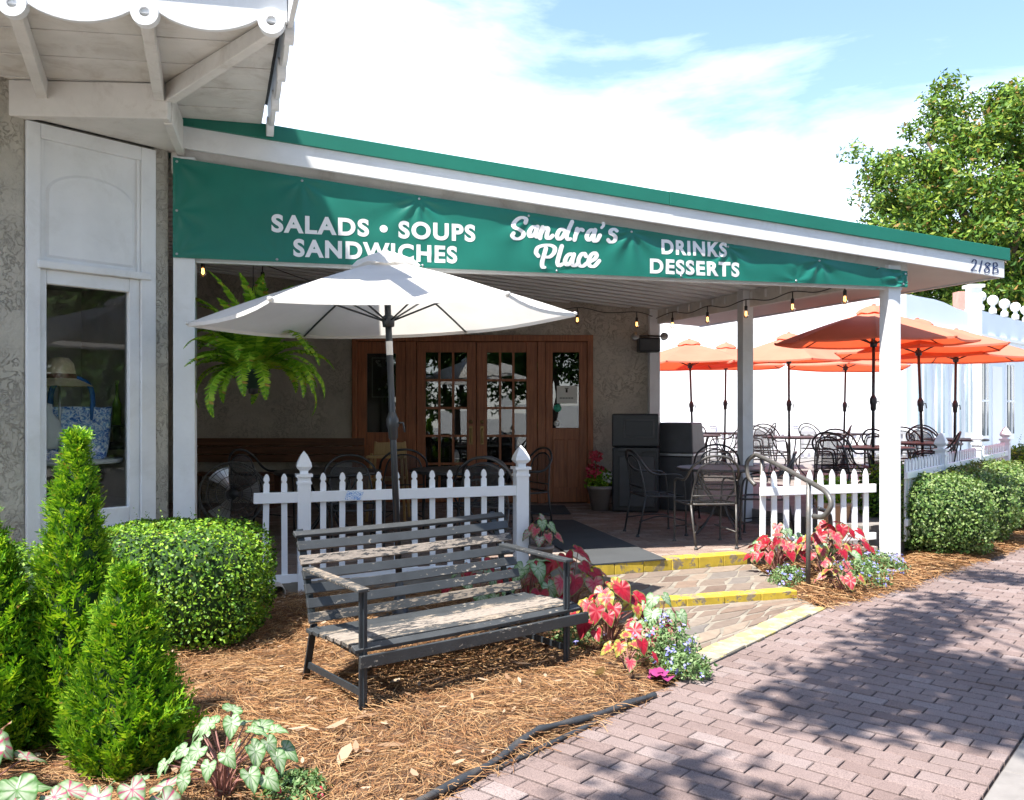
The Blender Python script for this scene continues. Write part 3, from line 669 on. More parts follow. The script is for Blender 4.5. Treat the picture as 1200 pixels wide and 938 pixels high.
def bp(s, z, off=0): p = BA+UU*s+NN*off; return Vector((p.x, p.y, z))          # banner plane
m = MB(); vs = []
for s in (-.02, 6.9):
    for off in (-.06, -.10): vs += [bp(s, 3.43-.0926*s, off), bp(s, ZC(s)+.03, off)]
m.add(vs, [(0, 1, 3, 2), (4, 6, 7, 5), (0, 4, 5, 1), (2, 3, 7, 6), (0, 2, 6, 4), (1, 5, 7, 3)]); m.build('header', MT['white_old'], aw, bevel=.004)
m = MB(); m.bar(bp(0, 2.765, -.07), bp(6.83, 2.768, -.07), .045, .09); m.build('lower_rail', MT['white'], aw, bevel=.004)
def post(x, y, w, z0, z1, name='post', base=True):
    rot = Matrix((UU, -NN, Vector((0, 0, 1)))).transposed()
    m = MB(); m.box((x, y, (z0+z1)/2), (w, w, z1-z0), rot); return m.build(name, MT['white'], aw, bevel=.005)
post(-2.643, 7.04, .165, 0, 3.56); post(3.785, 8.715, .142, -.02, 2.97)
post(2.84, 10.60, .14, deck_z(10.6)-.02, 2.98); post(2.0, 12.38, .16, deck_z(12.4)-.02, 2.97)
m = MB(); a = Vector((3.775, 8.69, 0)); b = a+EE*5.4; m.bar((a.x, a.y, 2.90), (b.x, b.y, 2.82), .09, .20); m.build('side_beam', MT['white_old'], aw, bevel=.005)
for k in range(22):
    p = a+EE*(k*.25)+Vector((-.055, -.02, 0)); MB().box((p.x, p.y, 2.93-.015*k*.25), (.02, .03, .09)).build('beam_bracket', MT['metal_white'], aw)

# ------------------------------------------------------------------ left building: shop front
lb = thing('shop_building', 'left shop with trowelled stucco wall and deep white bracketed eave', 'building', (-3.2, 6.4, 0))
def lquad(L0, L1, z0, z1, o0, o1):
    m = MB(); m.add([lw(L, z, o) for L in (L0, L1) for o in (o0, o1) for z in (z0, z1)], [(0, 1, 3, 2), (4, 6, 7, 5), (0, 4, 5, 1), (2, 3, 7, 6), (0, 2, 6, 4), (1, 5, 7, 3)]); return m
lquad(-4.2, -1.07, -.02, 4.1, -.25, .0).build('wall', MT['stucco'], lb, bevel=.015)
lquad(-.117, 0, -.02, 3.9, -.25, .0).build('wall', MT['stucco'], lb, bevel=.012)
lquad(-1.07, -.117, 3.60, 4.1, -.25, -.002).build('wall', MT['stucco'], lb)
lquad(-1.07, -.117, -.02, .5, -.25, -.01).build('wall', MT['white'], lb)
m = MB(); p0 = LW; p1 = LW+Vector((-.46, 1, 0))*5.4; m.bar((p0.x-.15, p0.y+.1, 1.9), (p1.x-.15, p1.y, 1.9), .2, 3.9); m.build('side_wall', MT['stucco'], lb)
MB().prism([(-7.5, 5.2), (-3.06, 5.55), (-4.1, 8.2), (-8, 8.2)], 4.25, 7.6).build('upper_storey', MT['stucco'], lb)
# window unit
wu = lquad(-1.07, -.975, .5, 3.575, -.1, .02).build('window_casing', MT['white'], lb, bevel=.006)
lquad(-.235, -.117, .5, 3.575, -.1, .02).build('casing_stile', MT['white'], wu, bevel=.006)
lquad(-.975, -.235, 3.47, 3.575, -.1, .018).build('casing_head', MT['white'], wu, bevel=.006)
lquad(-.975, -.235, .5, .66, -.1, .018).build('casing_foot', MT['white'], wu, bevel=.006)
lquad(-1.0, -.16, 2.545, 2.60, -.1, .04).build('transom_bead', MT['white'], wu, bevel=.008)
lquad(-.975, -.235, 2.60, 3.47, -.1, -.012).build('upper_panel', MT['white'], wu)
for (a, b) in ((-.262, -.236), (-.974, -.95)): lquad(a, b, 2.60, 3.47, -.012, .006).build('panel_bead', MT['white'], wu, bevel=.005)
arch = [(-.93, 2.63)]+[(-.605-.325*math.cos(math.pi*k/16), 3.10+.17*math.sin(math.pi*k/16)) for k in range(17)]+[(-.28, 2.63)]
arch_in = [(-.912, 2.648)]+[(-.605-.305*math.cos(math.pi*k/16), 3.095+.155*math.sin(math.pi*k/16)) for k in range(17)]+[(-.298, 2.648)]
m = MB(); k = len(arch)
vs = [lw(L, z, -.012) for L, z in arch]+[lw(L, z, .0) for L, z in arch_in]; m.add(vs, [(i, (i+1) % k, k+(i+1) % k, k+i) for i in range(k)]+[tuple(range(k, 2*k))]); m.build('arched_field', MT['white'], wu)
for (a, b, c, d) in ((-.975, -.925, .66, 2.545), (-.32, -.235, .66, 2.545), (-.925, -.32, 2.44, 2.545), (-.925, -.32, .66, .79)): lquad(a, b, c, d, -.08, -.004).build('sash', MT['white'], wu, bevel=.008)
lquad(-.93, -.315, .785, 2.445, -.05, -.044).build('pane', MT['shop_glass'], wu)
m = lquad(-1.4, .0, .45, 2.7, -1.6, -1.55)
for t in (lquad(-1.4, .02, .4, .78, -1.6, -.12), lquad(-1.4, .02, 2.6, 2.65, -1.6, -.1), lquad(-1.42, -1.38, .4, 2.7, -1.6, -.26), lquad(-.0, .04, .4, 2.7, -1.6, -.26)): m.add(t.v, t.f)
m.build('display_interior', MT['display'], lb)
# eave
ED = Vector((.9866, .1635, 0)); D1 = Vector((-2.772, 4.85, 0)); CC = Vector((-1.31, 5.09, 0)); E2 = Vector((-.324, .946, 0)); BC = Vector((-2.454, 6.15, 0))
Q00 = D1-ED*1.7; Q10 = CC; Q01 = Vector((-5.0, 6.6, 0)); Q11 = CC+E2*2.12
def qq(u, v): a = Q00.lerp(Q10, u); b = Q01.lerp(Q11, u); return a.lerp(b, v)
for k in range(10):
    v0, v1 = k/10+.002, (k+1)/10-.002; z = 3.835+.004*(k % 2)
    MB().prism([tuple(qq(0, v0)[:2]), tuple(qq(.985, v0)[:2]), tuple(qq(.985, v1)[:2]), tuple(qq(0, v1)[:2])], z, z+.03).build('soffit_plank', MT['white_old'], lb, bevel=.003)
MB().prism([tuple((BC+Vector((-1.04, -.05, 0)))[:2]), tuple((BC+Vector((.01, .0, 0)))[:2]), tuple((LW+Vector((.03, .1, 0)))[:2])], 3.60, 3.63).build('corner_soffit', MT['white_old'], lb)
m = MB(); m.bar(BC+Vector((-1.06, -.06, 3.705)), BC+Vector((.03, .01, 3.705)), .09, .25); m.build('eave_beam', MT['white_old'], lb, bevel=.008)
m = MB(); m.bar(BC+Vector((.0, .06, 3.70)), LW+Vector((.06, .12, 3.70)), .06, .255); m.build('eave_beam', MT['white_old'], lb, bevel=.006)
for (a, b, w) in ((D1-ED*.72, Vector((-4.0, 6.05, 0)), .07), (D1, Vector((-3.27, 6.06, 0)), .07), (D1+ED*.695, BC+Vector((-.02, -.05, 0)), .07), (CC+Vector((-.09, .03, 0)), BC+Vector((.05, -.02, 0)), .07)):
    m = MB(); d = (b-a).normalized(); sd = Vector((d.y, -d.x, 0))*w/2
    vs = [a-sd+Vector((0, 0, 3.74)), a+sd+Vector((0, 0, 3.74)), a+sd+Vector((0, 0, 3.83)), a-sd+Vector((0, 0, 3.83)), b-sd+Vector((0, 0, 3.70)), b+sd+Vector((0, 0, 3.70)), b+sd+Vector((0, 0, 3.83)), b-sd+Vector((0, 0, 3.83))]
    m.add(vs, [(0, 3, 2, 1), (4, 5, 6, 7), (0, 1, 5, 4), (1, 2, 6, 5), (2, 3, 7, 6), (3, 0, 4, 7)]); m.build('rafter', MT['white_old'], lb, bevel=.006)
def scallop(o, d, n, pitch, first, zc=3.79, last=None):
    """board with hanging arcs and pierced round ends"""
    nn = Vector((d.y, -d.x, 0)); poly = []
    x0 = first-pitch*.6
    for k in range(n):
        xa = first+k*pitch; poly_a = [(xa+.07, .0)]
        if k == n-1: continue
        for t in range(13):
            u = t/12; poly.append((xa+.085+(pitch-.17)*u, zc-.0-.075*math.sin(math.pi*u)**.8))
        
    L = [(first-.6, zc-.03)]+poly+[(first+(n-1)*pitch+(last or .09), zc), (first+(n-1)*pitch+(last or .09), 4.0), (first-.6, 4.0)]
    m = MB(); m.plate(L, o, d, (0, 0, 1), .03); b = m.build('scalloped_board', MT['white'], lb, bevel=.003)
    for k in range(n):
        c = o+d*(first+k*pitch)+Vector((0, 0, zc)); m = MB(); nn2 = d.cross(Vector((0, 0, 1))).normalized(); vs = []; N = 22
        for (r, t) in ((.076, -.012), (.076, .042), (.028, .042), (.028, -.012)):
            for q in range(N): a = math.tau*q/N; vs.append(c+d*(r*math.cos(a))+Vector((0, 0, r*math.sin(a)))+nn2*t)
        m.add(vs, [(i*N+q, i*N+(q+1) % N, ((i+1) % 4)*N+(q+1) % N, ((i+1) % 4)*N+q) for i in range(4) for q in range(N)]); m.build('pierced_disc', MT['white'], b)
scallop(D1, ED, 4, .695, -.695); scallop(CC, E2, 4, .62, .12, 3.80)
ap = [BC+Vector((-3.0, .1, 0)), BC+Vector((-.5, .2, 0)), BC+Vector((-.9, 2.0, 0))]
m = MB()
z0 = 4.01
def rq(pts): m.add([Vector(p) for p in pts], [(0, 1, 2, 3)])
rq([Q00-Vector((0, .06, -z0)), CC+Vector((.07, -.06, z0)), ap[1]+Vector((0, 0, 4.75)), ap[0]+Vector((0, 0, 4.75))]); rq([CC+Vector((.07, -.06, z0)), Q11+Vector((.05, .05, z0)), ap[2]+Vector((0, 0, 4.75)), ap[1]+Vector((0, 0, 4.75))])
o = m.build('eave_roof', MT['roof_dark'], lb); sm = o.modifiers.new('s', 'SOLIDIFY'); sm.thickness = .03; sm.offset = 1

# ------------------------------------------------------------------ neighbouring white building far right
nb = thing('neighbour_building', 'far white single storey building with parapet and tall windows', 'building', (13, 28, 0))
def vwall(p, q, tops, z0, th, name, mat):
    p = Vector((*p, 0)); q = Vector((*q, 0)); d = (q-p); L = d.length; d.normalize()
    poly = [(0, z0), (L, z0)]+[(t*L, z) for t, z in reversed(tops)]
    return MB().plate(poly, p, d, (0, 0, 1), -th).build(name, mat, nb)
vwall((1.0, 26), (11.75, 26), [(0, 4.94), (1, 4.94)], 0, .3, 'wall', MT['white_wall'])
vwall((11.77, 26), (15.3, 29), [(0, 4.94), (.40, 4.94), (.55, 4.9), (.75, 4.78), (1, 4.70)], 0, .3, 'wall', MT['blue_white'])
vwall((15.4, 29), (27, 41), [(0, 4.85), (1, 4.85)], 0, .3, 'wall', MT['blue_white'])
def onw(p, q, a, b, z0, z1, out, name, mat, parent=None):
    p = Vector((*p, 0)); q = Vector((*q, 0)); d = (q-p).normalized(); n = Vector((d.y, -d.x, 0)); c = p+d*((a+b)/2)+n*out
    return MB().box((c.x, c.y, (z0+z1)/2), (b-a, .12, z1-z0), Matrix((d, n, Vector((0, 0, 1)))).transposed()).build(name, mat, parent or nb)
PA, PB, PC = (11.77, 26), (15.3, 29), (27, 41)
MT['pale_glass'] = paint('pale_window_glass', (.30, .40, .46), .12, .3, .7)
MT['dark_glass'] = paint('dark_window_glass', (.05, .07, .075), .08, .5, .9)
for (a, b) in ((.45, 1.15), (1.75, 2.4), (2.95, 3.6), (3.85, 4.4)):
    w = onw(PA, PB, a, b, .5, 3.1, .05, 'window', MT['white_wall']); onw(PA, PB, a+.07, b-.07, .75, 3.0, .08, 'pane', MT['pale_glass'], w)
    onw(PA, PB, (a+b)/2-.02, (a+b)/2+.02, .75, 3.0, .11, 'muntin', MT['white_wall'], w)
for (a, b) in ((.6, 1.5), (3.6, 4.6), (6.2, 7.2)):
    w = onw(PB, PC, a, b, .4, 3.2, .05, 'window', MT['white_wall']); onw(PB, PC, a+.1, b-.1, .6, 3.1, .08, 'pane', MT['dark_glass'], w)
    onw(PB, PC, a+.1, b-.1, 1.75, 1.82, .11, 'muntin', MT['white_wall'], w); onw(PB, PC, (a+b)/2-.03, (a+b)/2+.03, .6, 3.1, .112, 'muntin', MT['white_wall'], w)
onw(PB, PC, 2.0, 3.1, .2, 3.0, .05, 'doorway', MT['white_wall'])
for (pp, qq_, L) in ((PA, PB, 4.6), (PB, PC, 15)): onw(pp, qq_, .1, L, 3.95, 4.05, .1, 'cornice', MT['white_wall'])
m = MB(); m.box((15.35, 28.95, 2.8), (.36, .36, 5.5)); m.box((15.35, 28.95, 5.58), (.5, .5, .1)); m.build('pilaster', MT['white_wall'], nb)
for k in range(7):
    p = Vector((15.4, 29, 0)).lerp(Vector((27, 41, 0)), .04+k*.085); m = MB(); m.lathe([(.12, 4.85), (.12, 5.0), (.07, 5.06), (.07, 5.14)]+[(.18*math.sin(math.pi*(i+.8)/10.8), 5.31-.18*math.cos(math.pi*(i+.8)/10.8)) for i in range(11)], 14, (p.x, p.y, 0)); m.build('ball_finial', MT['white_wall'], nb)
m = MB(); m.box((17.3, 33.5, 5.3), (.45, .45, 1.4)); m.build('chimney', paint('pink_brick', (.5, .25, .2), .9, .15, 5), nb)
# ------------------------------------------------------------------ banner and lettering
def btop(s): return 3.545-.0936*s
BB = 2.745
GR = [(.03+k*.97, None) for k in range(8)]
GP = [(s, btop(s)-.03) for s, _ in GR]+[(.03, BB+.03), (.03, 3.12), (6.80, BB+.03)]+[(.8+k*1.2, BB+.02) for k in range(5)]
def wr(s, z):
    d = 0
    for i, (gs, gz) in enumerate(GP):
        dx, dz = s-gs, z-gz; r = math.hypot(dx, dz)
        if r < 1.1:
            a = math.atan2(dz, dx); d += (.013 if i < 11 else .004)*(.6+math.sin(a*(7+i % 3)+i*1.7))*min(r/.12, 1)*math.exp(-r/.42)*(1-r/1.1)**2
    d += .004*math.sin((s*.9+z*1.6)*1.9+1.3*math.sin(s*1.3)) + .005*noise.noise(Vector((s*3, z*5, 2)))
    return d
ban = thing('banner', 'long green vinyl banner with white lettering hung under the awning edge', 'banner', (.6, 7.8, 2.75))
m = MB(); NS, NZ = 420, 44; vs = []; fs = []
for i in range(NS+1):
    s = 6.84*i/NS
    for j in range(NZ+1):
        z = BB+(btop(s)-BB)*j/NZ; vs.append(bp(s, z, wr(s, z)))
for i in range(NS):
    for j in range(NZ): a = i*(NZ+1)+j; fs.append((a, a+NZ+1, a+NZ+2, a+1))
m.add(vs, fs, True); sheet = m.build('sheet', MT['banner'], ban)
for (gs, gz) in GP:
    p = bp(gs, gz, wr(gs, gz)+.004); m = MB(); m.lathe([(0, .004), (.009, .005), (.011, 0)], 10, p, Matrix((UU, Vector((0, 0, 1)), NN)).transposed()); m.build('grommet', MT['steel'], ban)
def flat_letters(name, tris_bm, parent, mat, lift=.0022):
    for _ in range(5):
        bmesh.ops.triangulate(tris_bm, faces=tris_bm.faces)
        es = [e for e in tris_bm.edges if e.calc_length() > .02]
        if not es: break
        bmesh.ops.subdivide_edges(tris_bm, edges=es, cuts=1)
    bmesh.ops.triangulate(tris_bm, faces=tris_bm.faces)
    for i, v in enumerate(tris_bm.verts): v.index = i
    seen = set(); isl = []
    for v in tris_bm.verts:
        if v.index in seen: continue
        st = [v]; seen.add(v.index); fs = set(); vv = []
        while st:
            q = st.pop(); vv.append(q)
            for f in q.link_faces:
                fs.add(f)
                for w in f.verts:
                    if w.index not in seen: seen.add(w.index); st.append(w)
        isl.append((vv, fs))
    isl.sort(key=lambda t: min(v.co.x for v in t[0])); out = []
    for vv, fs in isl:
        ix = {v.index: i for i, v in enumerate(vv)}; m = MB()
        m.add([bp(v.co.x, v.co.y, wr(v.co.x, v.co.y)+lift) for v in vv], [tuple(ix[v.index] for v in f.verts) for f in fs]); out.append(m.build(name, mat, parent))
    return out
def text_line(body, s0, s1, zb, cap):
    cu = bpy.data.curves.new('t', 'FONT'); cu.body = body; cu.size = 1; cu.offset = .040; cu.fill_mode = 'FRONT'; cu.resolution_u = 6; cu.space_character = 1.16
    to = bpy.data.objects.new('t', cu); COL.objects.link(to); bpy.context.view_layer.update()
    me = to.evaluated_get(bpy.context.evaluated_depsgraph_get()).to_mesh(); b = bmesh.new(); b.from_mesh(me)
    bpy.data.objects.remove(to)
    xs = [v.co.x for v in b.verts]; x0, x1 = min(xs), max(xs); ys = [v.co.y for v in b.verts]; y0, y1 = min(ys), max(ys)
    for v in b.verts: v.co = Vector((s0+(v.co.x-x0)/(x1-x0)*(s1-s0), zb+(v.co.y-y0)/(y1-y0)*cap, 0))
    bmesh.ops.remove_doubles(b, verts=b.verts, dist=.0002)
    flat_letters('letter', b, ban, MT['letter']); b.free()
text_line('SALADS \u2022 SOUPS', .756, 2.46, 2.985, .15); text_line('SANDWICHES', .93, 2.30, 2.792, .15)
text_line('DRINKS', 4.205, 4.87, 2.957, .14); text_line('DESSERTS', 4.09, 5.0, 2.777, .138)
def ribbon(pts, w, k, to2d, lift, th=True):
    """brush stroke: points in drawing units -> outline on a surface"""
    P = [Vector((x, y, 0)) for x, y in pts]; P = spline(P, 9) if len(P) > 2 else [P[0].lerp(P[-1], t/6) for t in range(7)]
    n = len(P); vs = []; fs = []
    for i in range(n):
        t = (P[min(i+1, n-1)]-P[max(i-1, 0)]); t = t.normalized() if t.length > 1e-6 else Vector((1, 0, 0)); nr = Vector((-t.y, t.x, 0))
        ww = w*.5*(.60+.40*abs(t.y)) if th else w*.5
        vs += [P[i]+nr*ww, P[i]-nr*ww]
    fs = [(2*i, 2*i+1, 2*i+3, 2*i+2) for i in range(n-1)]
    for e, sg in ((0, -1), (n-1, 1)):
        t = (P[1]-P[0]) if e == 0 else (P[-1]-P[-2]); t.normalize(); nr = Vector((-t.y, t.x, 0)); ww = (vs[2*e]-vs[2*e+1]).length/2; b = len(vs)
        for q in range(1, 6): a = math.pi*q/6; vs.append(P[e]+nr*(ww*math.cos(a))+t*(sg*ww*math.sin(a)))
        fs.append((2*e, *range(b, b+5), 2*e+1) if sg > 0 else tuple(reversed((2*e, *range(b, b+5), 2*e+1))))
    return [to2d(v.x, v.y, lift+(k % 3)*.0004) for v in vs], fs
SCRIPT = [[(212, 128), (216, 104), (190, 92), (158, 104), (132, 136), (138, 162), (170, 178), (196, 196), (196, 222), (168, 240), (138, 238), (122, 220), (130, 204)],
 [(292, 168), (270, 156), (248, 172), (236, 204), (246, 226), (266, 216), (284, 186), (294, 158)], [(294, 158), (284, 200), (286, 228), (304, 228)],
 [(328, 162), (318, 200), (312, 236)], [(314, 214), (334, 178), (354, 164), (366, 176), (360, 206), (360, 234), (378, 238), (398, 220)],
 [(484, 186), (462, 174), (440, 190), (428, 222), (440, 244), (462, 234), (482, 204)], [(536, 122), (514, 170), (496, 220), (504, 246), (524, 242)],
 [(572, 172), (562, 210), (552, 248)], [(556, 222), (574, 190), (596, 174), (612, 182)],
 [(694, 190), (672, 178), (650, 196), (638, 228), (650, 250), (668, 240), (686, 210), (698, 180)], [(698, 180), (686, 222), (690, 256), (712, 252), (730, 218)],
 [(758, 132), (758, 148), (744, 164)], [(852, 186), (836, 174), (812, 182), (806, 202), (828, 216), (844, 234), (834, 258), (808, 264), (790, 250)],
 [(300, 362), (284, 338), (296, 304), (338, 288), (386, 288), (414, 308), (406, 344), (378, 368), (350, 370)], [(352, 310), (338, 360), (326, 412), (330, 440), (346, 442)],
 [(462, 294), (446, 350), (434, 404), (444, 430), (466, 420)],
 [(544, 360), (522, 348), (498, 366), (486, 400), (498, 424), (518, 414), (536, 384), (548, 352)], [(548, 352), (536, 394), (540, 426), (560, 428), (580, 408)],
 [(632, 362), (622, 344), (600, 352), (580, 390), (586, 424), (610, 434), (640, 412)], [(662, 402), (694, 384), (710, 358), (696, 340), (670, 356), (652, 396), (662, 430), (692, 434), (728, 396)]]
def sc2(cx, cy, lift):
    s = 2.78+(cx-115)*.001335; z = 1.55+(478-240-cy/6)*(6.93+.2515*s)/1020; return bp(s, z, wr(s, z)+lift)
for rng in ([0], [1, 2], [3, 4], [5, 6], [7, 8], [9, 10], [11], [12], [13, 14], [15], [16, 17], [18], [19]):
    m = MB()
    for k in rng:
        v, f = ribbon(SCRIPT[k], 31 if k not in (11,) else 22, k, sc2, .0022); m.add(v, f)
    m.build('script_letter', MT['letter'], ban)
# house number on the fascia
NUM = [[(532, 298), (556, 268), (584, 284), (578, 325), (548, 372), (522, 404), (556, 402), (590, 406)], [(658, 286), (642, 350), (622, 418)], [(766, 324), (728, 308), (702, 332), (732, 362), (752, 396), (734, 430), (698, 426), (692, 398), (722, 366), (760, 330)], [(806, 312), (804, 376), (798, 442)], [(806, 312), (844, 310), (852, 346), (814, 372), (858, 390), (856, 430), (798, 442)]]
def nm2(cx, cy, lift):
    r = (490+cx/10.91)/1020; s = (6.872*r+2.685)/(.968-.2515*r); z = 1.55+(478-280-cy/10.91)*(6.872+.2515*s)/1020; p = F0+UU*s+NN*lift; return Vector((p.x, p.y, z))
m = MB()
for k, st_ in enumerate(NUM): v, f = ribbon(st_, 17, k, nm2, .004); m.add(v, f)
o = m.build('house_number', MT['navy'], aw); o['label'] = 'hand painted dark blue house number 218B'

# ------------------------------------------------------------------ picket fences
def picket_mesh(name, w, h, t, kind):
    if kind == 'dome': pr = [(w, 0), (w, h-.085), (w*.62, h-.075), (w*.62, h-.066), (w, h-.056), (w*.95, h-.035), (w*.55, h-.010), (0, h)]
    else: pr = [(w, 0), (w, h-.06), (w*.55, h-.022), (0, h)]
    poly = [(-x, y) for x, y in reversed(pr[:-1])]; poly = [(x, y) for x, y in pr]+poly
    m = MB(); m.plate(poly, (0, -t/2, 0), (-1, 0, 0), (0, 0, 1), t); me = m.mesh(name); me.materials.append(MT['white_vinyl']); return me
def newel(fence, p, ang, w, h, fin, z0=0):
    m = MB(); rot = rotz(ang); m.box((p[0], p[1], (z0+h)/2), (w, w, h-z0), rot); pt = m.build('newel_post', MT['white_vinyl'], fence, bevel=.004)
    m = MB(); m.box((p[0], p[1], h+.012), (w*1.28, w*1.28, .024), rot); m.box((p[0], p[1], h-.05), (w*1.14, w*1.14, .02), rot)
    q = w*.5; prof = [(q*.62, h+.024), (q*.62, h+.05), (q*.95, h+.065), (q*1.16, h+.085), (q*1.02, h+.12), (q*.55, h+.175), (0, h+.215)]
    k = math.sqrt(2); m.lathe([(r*k, z) for r, z in prof], 4, (p[0], p[1], 0), rotz(ang+math.pi/4), False); m.build('finial', MT['white_vinyl'], pt)
def fence(name, label, p, q, z0, ztop, rails, pitch, w, kind, newels=(), off0=.05, t=.02, side=1, prail=.085):
    p = Vector((*p, 0)); q = Vector((*q, 0)); d = (q-p); L = d.length; d.normalize(); a = math.atan2(d.y, d.x); nrm = Vector((d.y, -d.x, 0))
    th = thing(name, label, 'fence', (p.x, p.y, 0)); me = picket_mesh('picket', w/2, ztop-z0, t, kind)
    for (zr, hh) in rails:
        m = MB(); a0 = p+nrm*.028*side; a1 = q+nrm*.028*side; m.bar((a0.x, a0.y, zr), (a1.x, a1.y, zr), .035, hh); m.build('rail', MT['white_vinyl'], th, bevel=.004)
    x = off0; rg = random.Random(2)
    while x < L-.02:
        c = p+d*x; o = bpy.data.objects.new('picket', me); COL.objects.link(o); o.parent = th; o.location = (c.x-p.x, c.y-p.y, z0); o.rotation_euler = (0, rg.gauss(0, .006), a); x += pitch
    for (s, wd, h) in newels: c = p+d*s; newel(th, c, a, wd, h, 1)
    return th
fd = Vector((.9516, .3075, 0)); fp = Vector((-2.10, 7.07, 0)); fe = fp+fd*2.32
fence('picket_fence', 'white picket fence with two finial posts behind the bench', fp[:2], fe[:2], .10, 1.01, [(.815, .088), (.15, .07)], .155, .048, 'dome', [(.40, .105, .98), (2.29, .115, 1.0)], .09)
fence('picket_fence', 'short white pointed picket fence between handrail and right awning post', (2.40, 8.47), (3.68, 8.86), .12, .93, [(.735, .085), (.25, .07)], .134, .056, 'point', [], .04)
fence('picket_fence', 'long white picket fence around the orange umbrella patio, behind the green bushes', (3.98, 8.86), (7.55, 13.3), .18, 1.02, [(.86, .07), (.38, .07)], .13, .06, 'point', [(1.6, .11, 1.05), (3.6, .11, 1.05), (5.65, .12, 1.05)], .1)
fence('picket_fence', 'far low white picket fence at the back of the patio', (2.4, 20.8), (10.0, 21.0), .35, 1.12, [(.95, .08), (.5, .08)], .16, .07, 'point', [(2.4, .13, 1.12), (4.4, .13, 1.12), (6.6, .13, 1.12)], .1)
p = fp+fd*.80+Vector((fd.y, -fd.x, 0))*.048
m = MB(); m.plate([(-.075, -.03), (.06, -.038), (.085, .03), (-.05, .042)], (p.x, p.y, .815), fd, (0, 0, 1), .002); o = m.build('fence_sticker', MT['scribble'], org=tuple(p)+() if False else (p.x, p.y, .815)); tag(o, 'blue and white scribbled sticker on the fence rail', 'sticker')

# ------------------------------------------------------------------ garden bench
LFb = Vector((-.745, 4.35, 0)); bd = Vector((.787, .617, 0)); bk = Vector((-.617, .787, 0)); BLn = 1.36
gb = thing('garden_bench', 'weathered charcoal slatted bench with peeling paint on pine straw', 'bench', tuple(LFb))
def bpnt(x, y, z): p = LFb+bd*x+bk*y; return Vector((p.x, p.y, z))
for x in (0, BLn):
    m = MB(); m.bar(bpnt(x, 0, -.02), bpnt(x, .0, .635), .045, .012, bk); m.bar(bpnt(x, .006, -.02), bpnt(x, .006, .635), .008, .04, bk); m.build('front_leg', MT['bench_metal'], gb, bevel=.002)
    m = MB(); m.bar(bpnt(x, .68, -.02), bpnt(x, .56, .36), .04, .014, bk); pr = [(.56, .36), (.60, .50), (.66, .68), (.735, .86)]
    for a, b in zip(pr, pr[1:]): m.bar(bpnt(x, a[0]+.014, a[1]), bpnt(x, b[0]+.014, b[1]), .04, .014, bk)
    m.build('rear_leg', MT['bench_metal'], gb, bevel=.002)
    m = MB(); m.bar(bpnt(x, .02, .12), bpnt(x, .645, .12), .012, .035); m.build('side_stretcher', MT['bench_metal'], gb)
    m = MB(); m.bar(bpnt(x, .0, .315), bpnt(x, .56, .335), .012, .04); m.build('seat_bracket', MT['bench_metal'], gb)
bmats = [MT['bench_a'], MT['bench_b'], MT['bench_c']]
def slat(x0, x1, y, z, w, t, up, mat, name, sag=0):
    m = MB(); n = 6; upv = bk*up[0]+Vector((0, 0, up[1])); upv.normalize()
    fw = bd.cross(upv).normalized(); vs = []; fs = []
    for i in range(n+1):
        c = bpnt(x0+(x1-x0)*i/n, y, z-sag*math.sin(math.pi*i/n)); vs += [c+upv*w/2+fw*t/2, c+upv*w/2-fw*t/2, c-upv*w/2-fw*t/2, c-upv*w/2+fw*t/2]
    for i in range(n):
        for k in range(4): fs.append((4*i+k, 4*i+(k+1) % 4, 4*i+4+(k+1) % 4, 4*i+4+k))
    fs += [(3, 2, 1, 0), (4*n, 4*n+1, 4*n+2, 4*n+3)]; m.add(vs, fs); o = m.build(name, mat, gb, bevel=.003)
    for f in o.data.polygons: f.use_smooth = False
    return o
backp = [(.555, .40, 0), (.575, .475, 0), (.60, .55, 0), (.628, .625, 0), (.66, .70, 2), (.695, .775, 0), (.74, .835, 0)]
for i, (y, z, mi) in enumerate(backp):
    slat(-.04, BLn+.08, y-.012, z, .054 if i < 6 else .045, .02, (.32+.05*i, 1) if i < 6 else (1, .55), bmats[mi] if i else MT['bench_b'], 'back_slat', .006)
for i, (y, mi) in enumerate(((.50, 0), (.42, 0), (.335, 1), (.25, 2), (.165, 2), (.08, 1))):
    slat(-.06, BLn+.11, y, .352+.012*math.cos((y-.1)*6)-.006, .066, .022, (1, .05), bmats[mi], 'seat_slat', .008)
slat(-.03, BLn+.15, -.022, .285, .062, .022, (0, 1), MT['bench_a'], 'front_slat', .004)
slat(-.05, BLn+.11, .012, .345, .05, .022, (1, .35), MT['bench_a'], 'seat_slat', .006)
for x, mi in ((0, 1), (BLn, 0)):
    m = MB(); m.bar(bpnt(x-.02, -.05, .645), bpnt(x-.02, .60, .662), .065, .018); m.build('armrest', bmats[mi], gb, bevel=.004)

